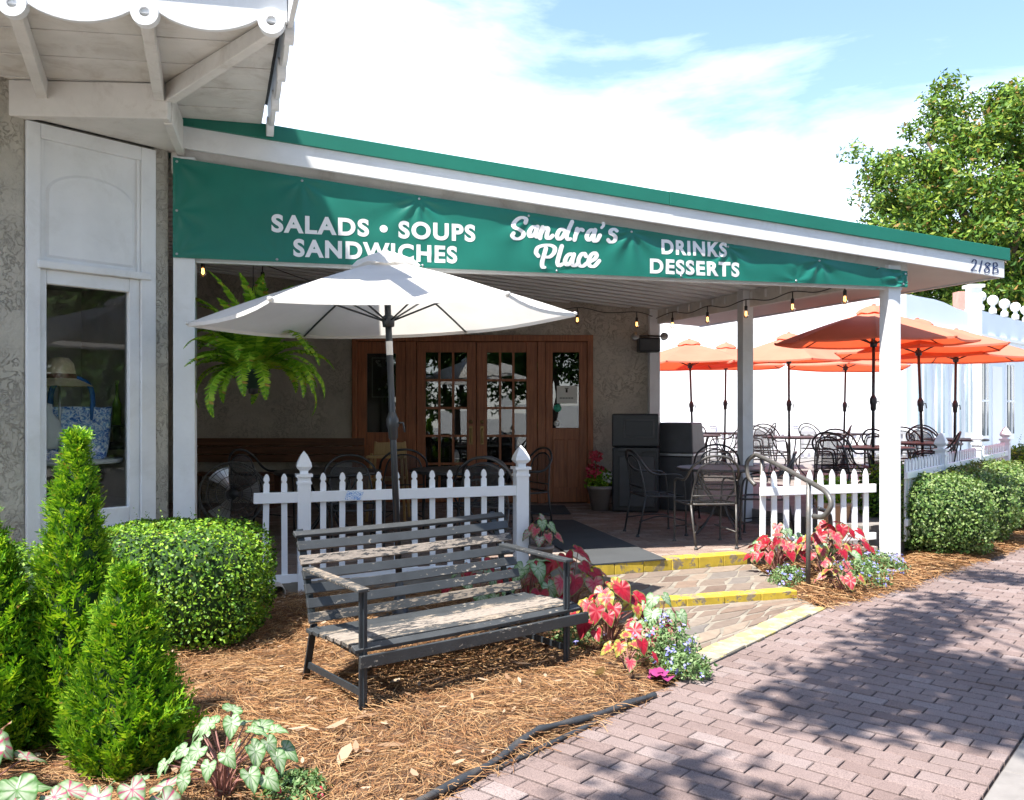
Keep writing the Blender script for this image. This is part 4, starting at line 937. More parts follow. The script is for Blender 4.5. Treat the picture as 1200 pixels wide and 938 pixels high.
# ------------------------------------------------------------------ umbrellas
def umbrella(name, label, R_, rim, top, n, rot0, fab, loc, lean=(0, 0), pole_r=.021, group=None, vent=True, base=True):
    th = thing(name, label, 'umbrella', (0, 0, 0), group); m = MB()
    can = []; rows = 7; cols = 6
    def prof(t): return top-(top-rim)*(t*.80+.20*t*t)
    for k in range(n):
        a0 = rot0+math.tau*k/n; a1 = rot0+math.tau*(k+1)/n; vs = []; fs = []
        for i in range(rows+1):
            t = .05+.95*i/rows
            for j in range(cols+1):
                u = j/cols; p0 = Vector((math.cos(a0), math.sin(a0), 0))*R_*t; p1 = Vector((math.cos(a1), math.sin(a1), 0))*R_*t; p = p0.lerp(p1, u)
                sag = 4*u*(1-u); p *= 1-.035*sag*t; p.z = prof(t)-.035*sag*t*(1-t*.3)*R_/1.4; vs.append(p)
        for i in range(rows):
            for j in range(cols): a = i*(cols+1)+j; fs.append((a, a+cols+1, a+cols+2, a+1))
        m.add(vs, fs, True)
    # hem
    for k in range(n):
        a0 = rot0+math.tau*k/n; a1 = rot0+math.tau*(k+1)/n; vs = []
        for j in range(cols+1):
            u = j/cols; p = (Vector((math.cos(a0), math.sin(a0), 0))*R_).lerp(Vector((math.cos(a1), math.sin(a1), 0))*R_, u); sag = 4*u*(1-u); p *= 1-.035*sag; p.z = rim-.035*sag*.7*R_/1.4; vs += [p, p*1.002+Vector((0, 0, -.03))]
        m.add(vs, [(2*j, 2*j+1, 2*j+3, 2*j+2) for j in range(cols)], True)
    cn = m.build('canopy', fab, th)
    m = MB(); vs = []; N2 = n*6
    for (rr, zz) in ((.012, top+.065), (.10*R_/1.4, top+.045), (.20*R_/1.4, top+.0), (.245*R_/1.4, top-.045)):
        for q in range(N2):
            a = rot0+math.tau*q/N2; wob = 1+.03*math.cos(n*(a-rot0)); vs.append((rr*wob*math.cos(a), rr*wob*math.sin(a), zz+.012*math.cos(n*(a-rot0))*(rr/.3)))
    m.add(vs, [(i*N2+q, i*N2+(q+1) % N2, (i+1)*N2+(q+1) % N2, (i+1)*N2+q) for i in range(3) for q in range(N2)], True); m.build('vent_cap', fab, cn)
    m = MB(); m.lathe([(.02, top+.058), (.03, top+.066), (.02, top+.078), (0, top+.082)], 10); m.build('top_knob', fab, th)
    hub = rim-.02
    for k in range(n):
        a = rot0+math.tau*k/n; dv = Vector((math.cos(a), math.sin(a), 0)); pts = []
        for i in range(7): t = .03+.96*i/6; p = dv*R_*t; p.z = prof(t)-.016; pts.append(p)
        rb = MB().tube(pts, .008, 6).build('rib', MT['pole'], th)
        q = dv*R_*.48; q.z = prof(.48)-.022; MB().tube([dv*.04+Vector((0, 0, hub)), q], .007, 6).build('strut', MT['pole'], rb)
        e = dv*R_; e.z = rim-.006; MB().lathe([(0, -.014), (.016, -.008), (.016, .012), (0, .018)], 8, e).build('rib_end', fab, rb)
    MB().tube([(0, 0, .0), (0, 0, top+.02)], pole_r, 14).build('pole', MT['pole'], th)
    MB().lathe([(pole_r, hub-.05), (.042, hub-.045), (.046, hub+.0), (.04, hub+.03), (pole_r, hub+.04)], 14).build('hub', MT['pole'], th)
    m = MB(); zc = rim-.78; m.lathe([(pole_r, zc-.10), (.034, zc-.085), (.036, zc-.02), (.045, zc), (.045, zc+.05), (.034, zc+.075), (pole_r, zc+.10)], 14); cr = m.build('crank_housing', MT['pole'], th)
    m = MB(); m.tube([(.04, 0, zc+.02), (.075, 0, zc+.02), (.085, 0, zc-.05)], .008, 8); m.build('crank_handle', MT['pole'], cr)
    if base:
        MB().lathe([(0, .0), (.24, 0), (.25, .03), (.2, .055), (.06, .075), (.035, .22), (.03, .30), (0, .3)], 24).build('base', MT['pole'], th)
    th.location = loc; th.rotation_euler = (lean[0], lean[1], 0); return th
wu_ = umbrella('patio_umbrella', 'large cream white hexagonal umbrella with dark pole behind the bench', 1.38, 2.20, 2.61, 6, R(9), MT['white_fab'], (-.80, 6.27, .0), (0, R(-2.4)), .024)
m = MB(); m.lathe([(.0246, 1.93), (.0246, 2.03)], 14); lb_ = m.build('pole_label', MT['paper'], None); lb_.parent = wu_

# ------------------------------------------------------------------ iron furniture
def iron_chair(name, mat):
    th = thing(name, 'x', 'chair'); r = .011
    for sx in (-1, 1):
        MB().tube(spline([(sx*.25, .24, 0), (sx*.25, .235, .22), (sx*.255, .225, .45), (sx*.262, .20, .62), (sx*.266, .13, .665), (sx*.268, .0, .67)], 4), r, 8).build('front_leg', mat, th)
        MB().tube([(sx*.21, -.30, 0), (sx*.225, -.25, .25), (sx*.235, -.22, .43)], r, 8).build('rear_leg', mat, th)
        for (x, y) in ((.25, .24), (.21, -.30)): pass
    pts = [(-.268, .0, .67), (-.268, -.12, .675), (-.262, -.20, .72), (-.235, -.265, .81), (-.13, -.305, .895), (0, -.315, .92), (.13, -.305, .895), (.235, -.265, .81), (.262, -.20, .72), (.268, -.12, .675), (.268, .0, .67)]
    MB().tube(spline(pts, 4), r*1.15, 8).build('back_hoop', mat, th)
    m = MB(); inn = spline([(-.235, -.22, .43), (-.215, -.245, .62), (-.17, -.28, .79), (-.08, -.298, .85), (0, -.302, .862), (.08, -.298, .85), (.17, -.28, .79), (.215, -.245, .62), (.235, -.22, .43)], 4)
    fr = m.tube(inn, r*.8, 8).tube([(-.225, -.235, .52), (.225, -.235, .52)], r*.7, 6).build('back_frame', mat, th)
    m = MB(); N = 8; h = len(inn)//2; vs = []; fs = []
    for i in range(h+1):
        a, b = inn[i], inn[-1-i]
        for j in range(N+1): t = j/N; p = a.lerp(b, t); p.y -= .03*4*t*(1-t)*.6; vs.append(p)
    for i in range(h):
        for j in range(N): q = i*(N+1)+j; fs.append((q, q+1, q+N+2, q+N+1))
    m.add(vs, fs, True); m.build('mesh_back', MT['screen'], fr)
    ring = spline([(-.24, -.2, .435), (-.255, .05, .43), (-.235, .225, .425), (0, .25, .415), (.235, .225, .425), (.255, .05, .43), (.24, -.2, .435), (0, -.235, .435)], 4, True); ring.append(ring[0])
    st_ = MB().tube(ring, r*.95, 8).build('seat_rim', mat, th)
    m = MB(); vs = [Vector((0, 0, .41))]+ring[:-1]; k = len(ring)-1; m.add(vs, [(0, 1+i, 1+(i+1) % k) for i in range(k)], True); m.build('mesh_seat', MT['screen'], st_)
    MB().tube(spline([(-.24, .235, .16), (-.1, 0, .20), (-.215, -.28, .16)], 4), r*.7, 6).build('side_brace', mat, th)
    MB().tube(spline([(.24, .235, .16), (.1, 0, .20), (.215, -.28, .16)], 4), r*.7, 6).build('side_brace', mat, th)
    for (x, y) in ((-.25, .24), (.25, .24), (-.21, -.30), (.21, -.30)): MB().lathe([(0, 0), (.022, 0), (.022, .008), (.012, .022), (.011, .03)], 10, (x, y, 0)).build('foot', mat, th)
    return th
def iron_table(name, r, mat, h=.72):
    th = thing(name, 'x', 'table')
    m = MB(); m.lathe([(0, h-.012), (r-.01, h-.012), (r-.01, h), (0, h)], 32, smooth=False); m.build('mesh_top', MT['iron_grey'], th)
    ring = [Vector((r*math.cos(math.tau*k/36), r*math.sin(math.tau*k/36), h-.012)) for k in range(37)]
    MB().tube(ring, .016, 8).build('rim', mat, th)
    for k in range(4):
        a = math.tau*k/4+.5; d = Vector((math.cos(a), math.sin(a), 0))
        MB().tube(spline([d*r*.72+Vector((0, 0, h-.02)), d*r*.55+Vector((0, 0, h*.72)), d*r*.18+Vector((0, 0, h*.42)), d*r*.45+Vector((0, 0, h*.15)), d*r*.72], 5), .011, 8).build('leg', mat, th)
    ring = [Vector((r*.2*math.cos(math.tau*k/20), r*.2*math.sin(math.tau*k/20), h*.42)) for k in range(21)]; MB().tube(ring, .008, 6).build('leg_ring', mat, th)
    return th
chair_g = iron_chair('iron_chair', MT['iron_grey']); chair_k = iron_chair('iron_chair', MT['iron'])
tab_g = iron_table('iron_table', .46, MT['iron_grey']); tab_k = iron_table('iron_table', .55, MT['iron'])
IDX = index_children(); used = set()
def put(proto, x, y, z, rz, label, group):
    if proto.name not in used:
        used.add(proto.name); proto.location = (x, y, z); proto.rotation_euler = (0, 0, rz); proto['label'] = label; o = proto
    else: o = copy_tree(proto, (x, y, z), rz, label, idx=IDX)
    o['group'] = group; return o
G1, G2 = 'iron chairs on the deck', 'iron chairs on the patio'
dz = deck_z
put(chair_g, 1.98, 8.90, dz(8.9), R(8), 'grey iron mesh armchair nearest the step, its back to the street', G1)
put(chair_k, 1.60, 9.62, dz(9.6), R(-78), 'dark iron mesh armchair in front of the black bins, turned right', G1)
put(chair_k, 2.72, 9.35, dz(9.3), R(70), 'dark iron armchair between the round table and the handrail', G1)
put(chair_k, 2.45, 10.45, dz(10.4), R(165), 'dark iron armchair behind the round table, beside the middle post', G1)
put(tab_g, 2.32, 9.72, dz(9.7), 0, 'round grey iron table on the deck beside the middle post', 'round iron tables')
for (x, y, a, l) in ((-1.55, 8.55, 200, 'dark iron armchair behind the left fence next to the hanging fern'), (-1.25, 9.95, 10, 'dark iron armchair behind the fence with its back hoop left of the umbrella pole'), (-.35, 8.75, 15, 'dark iron armchair behind the middle of the fence, right of the umbrella pole'), (.1, 9.9, 120, 'dark iron armchair in front of the french doors'), (-2.75, 9.6, 250, 'dark iron armchair behind the floor fan')):
    put(chair_k, x, y, dz(y), R(a), l, G1)
put(chair_g, -.15, 8.65, dz(8.6), R(-25), 'grey iron armchair with pale curved hoop behind the fence before the doors', G1)
put(tab_k, -1.95, 9.25, dz(9.2), .3, 'round dark table behind the left fence near the fan', 'round iron tables')
put(tab_k, -.55, 9.45, dz(9.4), .8, 'round dark table behind the fence in front of the french doors', 'round iron tables')
PZ = .33
UMB = [(3.34, 16.0, 'leftmost orange umbrella by the back post', 2.20, 0), (4.27, 17.5, 'farthest orange umbrella, left of the middle post', 2.2, .3), (4.78, 15.0, 'orange umbrella just right of the middle post', 2.2, .5),
       (6.47, 17.0, 'orange umbrella midway between middle and right posts', 2.2, .2), (4.60, 11.1, 'nearest orange umbrella behind the right post', 2.15, .42), (5.92, 12.5, 'orange umbrella just right of the right post', 2.2, .1), (7.11, 14.0, 'rightmost orange umbrella by the pale windows', 2.2, .35)]
for i, (x, y, l, rim, a) in enumerate(UMB):
    umo = umbrella('orange_umbrella', 'faded '+l, 1.2 if i == 4 else 1.25, 2.35+.02*((i*5) % 3)-PZ, 2.75+.02*((i*5) % 3)-PZ, 6 if i != 4 else 8, a, MT['orange_fab'], (x, y, PZ), (R((i*37 % 5)-2)*.8, R((i*23 % 5)-2)*.8), .02, 'orange patio umbrellas')
    put(tab_g, x+.02, y-.02, PZ, a, 'round iron table under the '+l, 'round iron tables')
    for k, (da, w) in enumerate(((200, 'left'), (320, 'front'), (80, 'back'))):
        if (i in (1, 3) and k == 2) or (i in (5, 6) and k == 1): continue
        an = R(da+a*40); put(chair_k, x+.68*math.cos(an), y+.68*math.sin(an), PZ, an+R(90), '%s iron chair under the %s' % (w, l), G2)

# ------------------------------------------------------------------ deck things
fan = thing('floor_fan', 'round dark wire floor fan on a stand behind the left fence', 'fan', (-2.62, 8.15, dz(8.1)))
fc = Vector((-2.62, 8.15, .74)); fr = Matrix.Rotation(R(80), 3, 'X') @ Matrix.Rotation(R(0), 3, 'Y'); fr = rotz(R(25)) @ fr
m = MB()
for rr, zz in ((.30, 0), (.295, .07), (.24, .10), (.16, .12), (.08, .125), (.295, -.07), (.2, -.11)):
    m.tube([fc+fr @ Vector((rr*math.cos(math.tau*k/32), rr*math.sin(math.tau*k/32), zz)) for k in range(33)], .004 if rr < .29 else .007, 6)
for k in range(36):
    a = math.tau*k/36; c, s = math.cos(a), math.sin(a); m.tube([fc+fr @ Vector((r_*c, r_*s, z_)) for r_, z_ in ((.295, .07), (.24, .10), (.16, .12), (.05, .127))], .0022, 4); m.tube([fc+fr @ Vector((r_*c, r_*s, z_)) for r_, z_ in ((.295, -.07), (.2, -.11), (.07, -.12))], .0022, 4)
m.build('wire_guard', MT['iron_grey'], fan)
m = MB()
for k in range(3):
    a0 = math.tau*k/3; vs = []
    for i in range(5):
        for j in range(5): rr = .05+.21*i/4; aa = a0+(-.45+.9*j/4)*(.6+.4*i/4); vs.append(fc+fr @ Vector((rr*math.cos(aa), rr*math.sin(aa), .04*(j-2)/2)))
    m.add(vs, [(i*5+j, i*5+j+1, i*5+j+6, i*5+j+5) for i in range(4) for j in range(4)], True)
m.build('blades', MT['steel'], fan); MB().lathe([(0, .06), (.05, .05), (.055, -.1), (.04, -.2), (0, -.21)], 16, fc, fr).build('motor', MT['black_plastic'], fan)
z0 = dz(8.1)
for sx in (-1, 1): MB().tube(spline([fc+Vector((sx*.31, 0, 0)), fc+Vector((sx*.30, -.04, -.35)), (fc.x+sx*.22, fc.y-.25, z0+.02), (fc.x+sx*.2, fc.y+.25, z0+.02)], 5), .013, 8).build('stand_leg', MT['iron_grey'], fan)
wb = thing('wall_bench', 'brown plank bench against the stucco wall left of the doors', 'bench', (-3.2, 12.1, .2))
for k in range(3): MB().box((-3.25, 12.22, 1.07-.115*k), (2.35, .03, .105)).build('back_plank', MT['bench_wood'], wb, bevel=.004)
for k in range(4): MB().box((-3.25, 12.12-.11*k, .64), (2.35, .1, .03)).build('seat_plank', MT['bench_wood'], wb, bevel=.004)
for x in (-4.35, -3.25, -2.15): MB().box((x, 11.95, .41), (.07, .35, .44)).build('leg', MT['bench_wood'], wb, bevel=.004)
hc = thing('high_chair', 'blond wooden high chair by the left sidelight', 'high chair', (-1.52, 10.7, dz(10.7)))
z0 = dz(10.7)
for (sx, sy) in ((-1, -1), (1, -1), (-1, 1), (1, 1)): MB().bar((-1.52+sx*.23, 10.7+sy*.22, z0), (-1.52+sx*.18, 10.7+sy*.16, z0+(.82 if sy < 0 else .95)), .035, .03, (1, 0, 0)).build('leg', MT['yellow_wood'], hc, bevel=.004)
MB().box((-1.52, 10.7, z0+.5), (.38, .34, .03)).build('seat', MT['yellow_wood'], hc, bevel=.004); MB().box((-1.52, 10.52, z0+.78), (.46, .2, .03)).build('tray', MT['yellow_wood'], hc, bevel=.004); MB().box((-1.52, 10.86, z0+.86), (.36, .025, .16)).build('backrest', MT['yellow_wood'], hc, bevel=.004)
MB().box((-1.52, 10.55, z0+.35), (.40, .025, .04)).build('footrest', MT['yellow_wood'], hc, bevel=.004)

def cab_frame(x, y, rz): return lambda px, py, pz: Vector((x, y, 0))+rotz(rz) @ Vector((px, py, 0))+Vector((0, 0, pz))
zc = dz(11.6); ca = thing('black_bin', 'tall black plastic bin cabinet with flap beside the doors', 'bin', (1.66, 11.6, zc)); rz_ = R(-12); rt = rotz(rz_); c = Vector((1.66, 11.6, 0))
def cbx(par, c, rt, x, y, z, sx, sy, sz, name, mat, bev=.01): p = c+rt @ Vector((x, y, 0)); return MB().box((p.x, p.y, z), (sx, sy, sz), rt).build(name, mat, par, bevel=bev)
cbx(ca, c, rt, 0, 0, zc+.42, .60, .54, .84, 'body', MT['black_plastic'], .02); cbx(ca, c, rt, 0, 0, zc+1.065, .61, .55, .43, 'hood', MT['black_plastic'], .02); cbx(ca, c, rt, .02, -.285, zc+.40, .46, .02, .66, 'door_panel', MT['grey_plastic'], .01)
cbx(ca, c, rt, .05, -.28, zc+1.09, .40, .014, .25, 'flap_surround', MT['grey_plastic'], .006); cbx(ca, c, rt, .05, -.288, zc+1.09, .35, .012, .20, 'flap', MT['black_plastic'], .006)
m = MB(); p0 = c+rt @ Vector((-.22, -.29, 0)); m.plate([(0, 0), (.5, 0), (.5, -.05), (.33, -.05), (.25, -.13), (.17, -.05), (0, -.05)], (p0.x, p0.y, zc+.84), rt @ Vector((1, 0, 0)), (0, 0, 1), .02); m.build('lip', MT['black_plastic'], ca, bevel=.004)
cb2 = thing('black_bin', 'lower dark grey bin with sloping hood and window behind the table', 'bin', (2.22, 11.75, zc)); c = Vector((2.25, 11.75, 0)); rt = rotz(R(-30))
cbx(cb2, c, rt, 0, 0, zc+.36, .54, .52, .72, 'body', MT['grey_plastic'], .02)
m = MB(); lo = [(-.29, -.28), (.29, -.28), (.29, .28), (-.29, .28)]; hi = [(-.25, -.2), (.25, -.2), (.25, .24), (-.25, .24)]
vs = [c+rt @ Vector((x, y, 0))+Vector((0, 0, zc+.76)) for x, y in lo]+[c+rt @ Vector((x, y, 0))+Vector((0, 0, zc+1.16)) for x, y in hi]
m.add(vs, [(0, 3, 2, 1), (4, 5, 6, 7), (0, 1, 5, 4), (1, 2, 6, 5), (2, 3, 7, 6), (3, 0, 4, 7)]); m.build('hood', MT['grey_plastic'], cb2, bevel=.02)
cbx(cb2, c, rt, 0, 0, zc+.74, .60, .58, .035, 'ledge', MT['steel'], .006); cbx(cb2, c, rt, -.285, 0, zc+.95, .02, .28, .2, 'hatch', MT['steel'], .006)
mt = MB(); mt.prism([(-.02, 10.5), (.74, 10.55), (1.42, 8.02), (.68, 7.74)], 0, .012)
mt.v = [(x, y, dz(y)+.006+z) for x, y, z in mt.v]; o = mt.build('floor_mat', MT['mat'], org=(.7, 9, .16)); tag(o, 'long charcoal runner mat leading from the step towards the doors', 'mat')
mt = MB(); mt.prism([(-.3, 11.1), (.75, 11.1), (.72, 11.95), (-.3, 11.95)], 0, .012); mt.v = [(x, y, dz(y)+.006+z) for x, y, z in mt.v]; o = mt.build('floor_mat', MT['mat'], org=(.2, 11.5, .19)); tag(o, 'dark door mat right before the french doors', 'mat')
# speaker with flood lights on back post
sp = thing('loudspeaker', 'black loudspeaker mounted high on the back post', 'speaker', (1.86, 12.1, 2.40))
MB().box((1.90, 12.12, 2.42), (.30, .22, .20)).build('cabinet', MT['black_plastic'], sp, bevel=.02); MB().box((1.90, 12.005, 2.42), (.26, .012, .16)).build('grille', MT['grey_plastic'], sp, bevel=.005); MB().box((1.92, 12.26, 2.44), (.06, .1, .06)).build('bracket', MT['iron'], sp)
for (x, l) in ((1.70, 'small round flood lamp left of the loudspeaker'), (2.10, 'small round flood lamp right of the loudspeaker')):
    fl = thing('flood_lamp', l, 'lamp', (x, 12.2, 2.5), 'flood lamps by the speaker'); MB().lathe([(0, .02), (.03, .02), (.055, .10), (.055, .11), (0, .105)], 14, (x, 12.1, 2.5), Matrix.Rotation(R(70), 3, 'X')).build('reflector', MT['steel'], fl); MB().tube([(x, 12.12, 2.5), (x, 12.2, 2.55), (1.9, 12.22, 2.56)], .012, 8).build('arm', MT['iron_grey'], fl)
MT['bulb_glass'] = glassmat('bulb_glass', (.95, .9, .82), 1.45, .04)
def lights(label, path, bulbs, loc):
    th = thing('string_lights', label, 'string lights', loc); MB().tube(spline(path, 6), .006, 6).build('cable', MT['iron'], th)
    for b in bulbs:
        b = Vector(b); sk = MB().lathe([(0, .13), (.006, .13), (.008, .055), (.019, .05), (.019, .0), (0, .0)], 10, b).build('socket', MT['iron'], th)
        MB().lathe([(.014, 0), (.018, -.02), (.029, -.05), (.03, -.068), (.022, -.088), (0, -.096)], 12, b).build('bulb', MT['bulb_glass'], sk)
        MB().tube([b+Vector((-.006, 0, -.01)), b+Vector((-.010, 0, -.055)), b+Vector((0, 0, -.065)), b+Vector((.010, 0, -.055)), b+Vector((.006, 0, -.01))], .003, 5).build('filament', MT['filament'], sk)
a = Vector((3.60, 8.62, 0)); ee = Vector((-.46, 1, 0)); bl = []; pa = [a+Vector((0, -.1, 2.92))]
for d_ in (.36, 1.05, 1.76, 2.43, 3.12): p = a+ee*d_; bl.append((p.x, p.y, 2.71)); pa += [p+Vector((0, 0, 2.84)), p+ee*.35+Vector((0, 0, 2.79))]
lights('string lights along the side beam towards the right post', pa, bl, tuple(a+Vector((0, 0, 2.8))))
bl = [(1.72, 12.0, 2.74), (.90, 12.0, 2.80)]; lights('string lights along the top of the wall over the doors', [(1.95, 12.1, 2.82), (1.72, 12, 2.87), (1.3, 12, 2.86), (.90, 12, 2.93), (.3, 12.05, 2.84), (-.6, 12.1, 2.82)], bl, (1, 12, 2.8))
lights('string lights under the awning above the hanging fern', [(-2.60, 7.2, 2.99), (-2.77, 7.8, 2.94), (-2.7, 8.4, 2.97), (-2.58, 9.0, 3.03), (-2.2, 10, 2.98), (-1.5, 11.6, 3.05)], [(-2.77, 7.8, 2.81), (-2.58, 9.0, 2.90)], (-2.7, 8, 2.9))
# handrail
hr = thing('handrail', 'grey bent pipe handrail beside the steps', 'handrail', (2.46, 8, 0))
MB().tube(spline([(2.42, 8.66, .78), (2.37, 8.72, .86), (2.36, 8.74, 1.0), (2.42, 8.68, 1.075), (2.44, 8.55, 1.07), (2.48, 7.95, 1.0), (2.50, 7.3, .925), (2.53, 7.02, .87), (2.54, 6.93, .78), (2.50, 6.98, .68), (2.46, 7.10, .665)], 6), .021, 12).build('rail', MT['rail'], hr)
MB().tube([(2.455, 8.55, .0), (2.455, 8.55, 1.06)], .02, 12).build('post', MT['rail'], hr); MB().tube([(2.49, 7.32, -.05), (2.495, 7.32, .925)], .02, 12).build('post', MT['rail'], hr)
hr2 = thing('handrail', 'short dark pipe post among the flowers right of the handrail', 'handrail', (3.0, 8.3, 0)); MB().tube(spline([(3.02, 8.25, 0), (3.02, 8.25, .45), (2.98, 8.22, .56), (2.88, 8.2, .60)], 5), .02, 12).build('post', MT['iron'], hr2)
# edging, pipe
pts = [(-.72, 2.92, .028), (-.33, 3.40, .03), (-.08, 3.73, .032), (.09, 4.02, .045), (.17, 4.10, .045), (.38, 4.27, .032), (.62, 4.51, .024), (.76, 4.65, .014)]
o = MB().tube(spline(pts, 8), [.017+.003*math.sin(i*.7) for i in range(len(pts)*8-7)], 8).build('garden_edging', MT['hose'], org=(-.36, 3.42, 0)); tag(o, 'black plastic edging strip winding between pine straw and brick', 'edging')
o = MB().tube(spline([(-.78, 2.88, .008), (-.38, 3.38, .004), (-.10, 3.69, .004), (.20, 4.02, .010), (.42, 4.27, .012)], 8), .012, 8).build('garden_edging', MT['hose'], org=(-.2, 3.6, 0)); tag(o, 'thin lower black edging strip beside the bricks', 'edging')
m = MB(); c = Vector((-1.86, 6.93, .075)); dr = Vector((-.35, .93, .0)).normalized(); a_ = Vector((0, 0, 1)); b_ = dr.cross(a_); N = 22; vs = []
for (t, r_) in ((0, .058), (.9, .058), (.9, .05), (0, .05)):
    for q in range(N): an = math.tau*q/N; vs.append(c+dr*t+a_*(r_*math.cos(an))+b_*(r_*math.sin(an)))
m.add(vs, [(i*N+q, i*N+(q+1) % N, ((i+1) % 4)*N+(q+1) % N, ((i+1) % 4)*N+q) for i in range(4) for q in range(N)], True); o = m.build('drain_pipe', MT['pvc'], org=tuple(c)); tag(o, 'stubby dirty white drain pipe under the left end of the fence', 'pipe')
# shop window display
def ray(px, py, D): return Vector(((px-600)/1020*D, D, 1.55-(py-478)/1020*D))
tp = ray(85, 538, 6.78); dt = thing('display_table', 'white round display table inside the shop window', 'table', (tp.x, tp.y, .78)); MB().lathe([(0, 0), (.36, 0), (.36, .03), (0, .03)], 28, (tp.x, tp.y, tp.z-.03)).build('top', MT['white'], dt); MB().tube([(tp.x, tp.y, .78), (tp.x, tp.y, tp.z-.03)], .04, 12).build('column', MT['white'], dt)
bg = thing('tote_bag', 'blue and white shell print tote bag in the shop window', 'bag', tuple(tp)); m = MB()
hx = Vector((.94, .34, 0)).normalized(); hy = Vector((-.34, .94, 0)); vs = []
lv = [(0, .23, .08), (.1, .25, .09), (.25, .262, .075), (.40, .27, .05)]
for (z, wx, wy) in lv:
    for q in range(24):
        a = math.tau*q/24; sx = math.copysign(abs(math.cos(a))**.5, math.cos(a)); sy = math.copysign(abs(math.sin(a))**.5, math.sin(a)); p = tp+hx*(wx*sx+.01)+hy*(wy*sy)+Vector((0, 0, z+.008*math.sin(a*3)*z/.4)); vs.append(p)
m.add(vs, [(i*24+q, i*24+(q+1) % 24, (i+1)*24+(q+1) % 24, (i+1)*24+q) for i in range(3) for q in range(24)], True); m.build('body', MT['shells'], bg)
for o_ in (-.055, .055): MB().tube(spline([tp+hx*-.15+hy*o_+Vector((0, 0, .3)), tp+hx*-.14+hy*o_+Vector((0, 0, .55)), tp+hx*0+hy*o_+Vector((0, 0, .64)), tp+hx*.13+hy*o_+Vector((0, 0, .55)), tp+hx*.14+hy*o_+Vector((0, 0, .3))], 5), .014, 8).build('strap', MT['blue_strap'], bg)
ht = ray(70, 446, 6.62); hat = thing('straw_hat', 'wide straw hat on a stand above the tote bag', 'hat', tuple(ht)); MB().lathe([(.235, -.045), (.17, -.01), (.115, .015), (.11, .06), (.095, .13), (.06, .17), (0, .178)], 28, ht).build('hat_body', MT['straw_hat'], hat); MB().lathe([(.117, .012), (.117, .045), (.111, .05)], 28, ht).build('band', MT['bench_wood'], hat)
MB().tube([tuple(ht), (ht.x, ht.y, tp.z)], .01, 8).build('stand', MT['steel'], hat)
nk = ray(56, 505, 6.6); o = MB().lathe([(.03, -.14), (.075, -.13), (.10, -.02), (.085, .08), (.035, .13), (.03, .2), (0, .21)], 18, nk).build('necklace_bust', MT['white'], org=tuple(nk)); tag(o, 'white necklace bust beside the tote bag in the shop window', 'display bust')
bt = ray(137, 470, 7.25); bo = thing('green_bottle', 'slim green bottle in the right part of the shop window', 'bottle', (bt.x, bt.y, bt.z-.4)); gm = paint('lime_glass', (.25, .42, .06), .2, .1, 5); MB().lathe([(0, -.2), (.035, -.2), (.035, -.03), (.012, .04), (.012, .14), (0, .14)], 14, bt).build('bottle_body', gm, bo); MB().lathe([(.016, .14), (.016, .165), (0, .168)], 10, bt).build('cap', MT['iron'], bo)
st2 = MB().lathe([(0, -.4), (.16, -.4), (.16, -.36), (.03, -.34), (.03, -.22), (.12, -.21), (.12, -.2), (0, -.2)], 18, bt).build('bottle_stand', MT['grey_plastic'], org=tuple(bt)); tag(st2, 'grey pedestal under the green bottle in the shop window', 'display stand')
# ------------------------------------------------------------------ foliage builders
def cloud(P, Nrm, size, asp=.55, rg=None, flat=.6, fold=.18):
    """one small folded leaf per point"""
    rg = rg or np.random.RandomState(1); n = len(P); P = np.asarray(P); Nrm = np.asarray(Nrm)
    Nn = Nrm+rg.normal(0, flat, (n, 3)); Nn /= np.linalg.norm(Nn, axis=1)[:, None]+1e-9
    T = rg.normal(0, 1, (n, 3)); T -= Nn*(T*Nn).sum(1)[:, None]; T /= np.linalg.norm(T, axis=1)[:, None]+1e-9; B = np.cross(Nn, T)
    s = (np.asarray(size)*np.ones(n)*rg.uniform(.7, 1.3, n))[:, None]
    a = P-T*s*.5; b = P+B*s*asp*.5-Nn*s*fold; c = P+T*s*.5; d = P-B*s*asp*.5-Nn*s*fold
    V = np.stack([a, b, c, d], 1).reshape(-1, 3); F = np.arange(4*n).reshape(n, 4); return V, F
def blob_points(c, half, n, rg, expo=3.0, lump=.08, depth=.16, zmin=0, fr=3.0):
    d = rg.normal(0, 1, (n*2, 3)); d /= np.linalg.norm(d, axis=1)[:, None]
    k = (np.abs(d)**expo).sum(1)**(-1/expo); P = []; N = []
    for i in range(len(d)):
        dd = d[i]; q = dd*k[i]; lf = 1+lump*noise.noise(Vector(q*fr+np.array(c)*3))+lump*.6*noise.noise(Vector(q*fr*2.7)); r = lf*(1-depth*rg.random()**2)
        p = np.array([c[0]+q[0]*half[0]*r, c[1]+q[1]*half[1]*r, c[2]+q[2]*half[2]*r])
        if rg.random_sample() < .025: p += dd*rg.uniform(.0, .10)*min(half)
        if p[2] < zmin: continue
        P.append(p); N.append(dd/np.array(half)*min(half)+np.array([0, 0, .35]))
        if len(P) >= n: break
    return np.array(P), np.array(N)
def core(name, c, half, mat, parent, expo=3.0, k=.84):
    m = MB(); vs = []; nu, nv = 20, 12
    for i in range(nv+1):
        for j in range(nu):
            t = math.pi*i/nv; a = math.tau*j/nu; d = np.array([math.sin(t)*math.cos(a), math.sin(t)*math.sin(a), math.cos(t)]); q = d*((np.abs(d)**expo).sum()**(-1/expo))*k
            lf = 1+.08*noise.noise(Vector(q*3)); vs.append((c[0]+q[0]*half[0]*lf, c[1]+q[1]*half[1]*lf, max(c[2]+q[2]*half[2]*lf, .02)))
    m.add(vs, [(i*nu+j, (i+1)*nu+j, (i+1)*nu+(j+1) % nu, i*nu+(j+1) % nu) for i in range(nv) for j in range(nu)], True); return m.build(name, mat, parent)
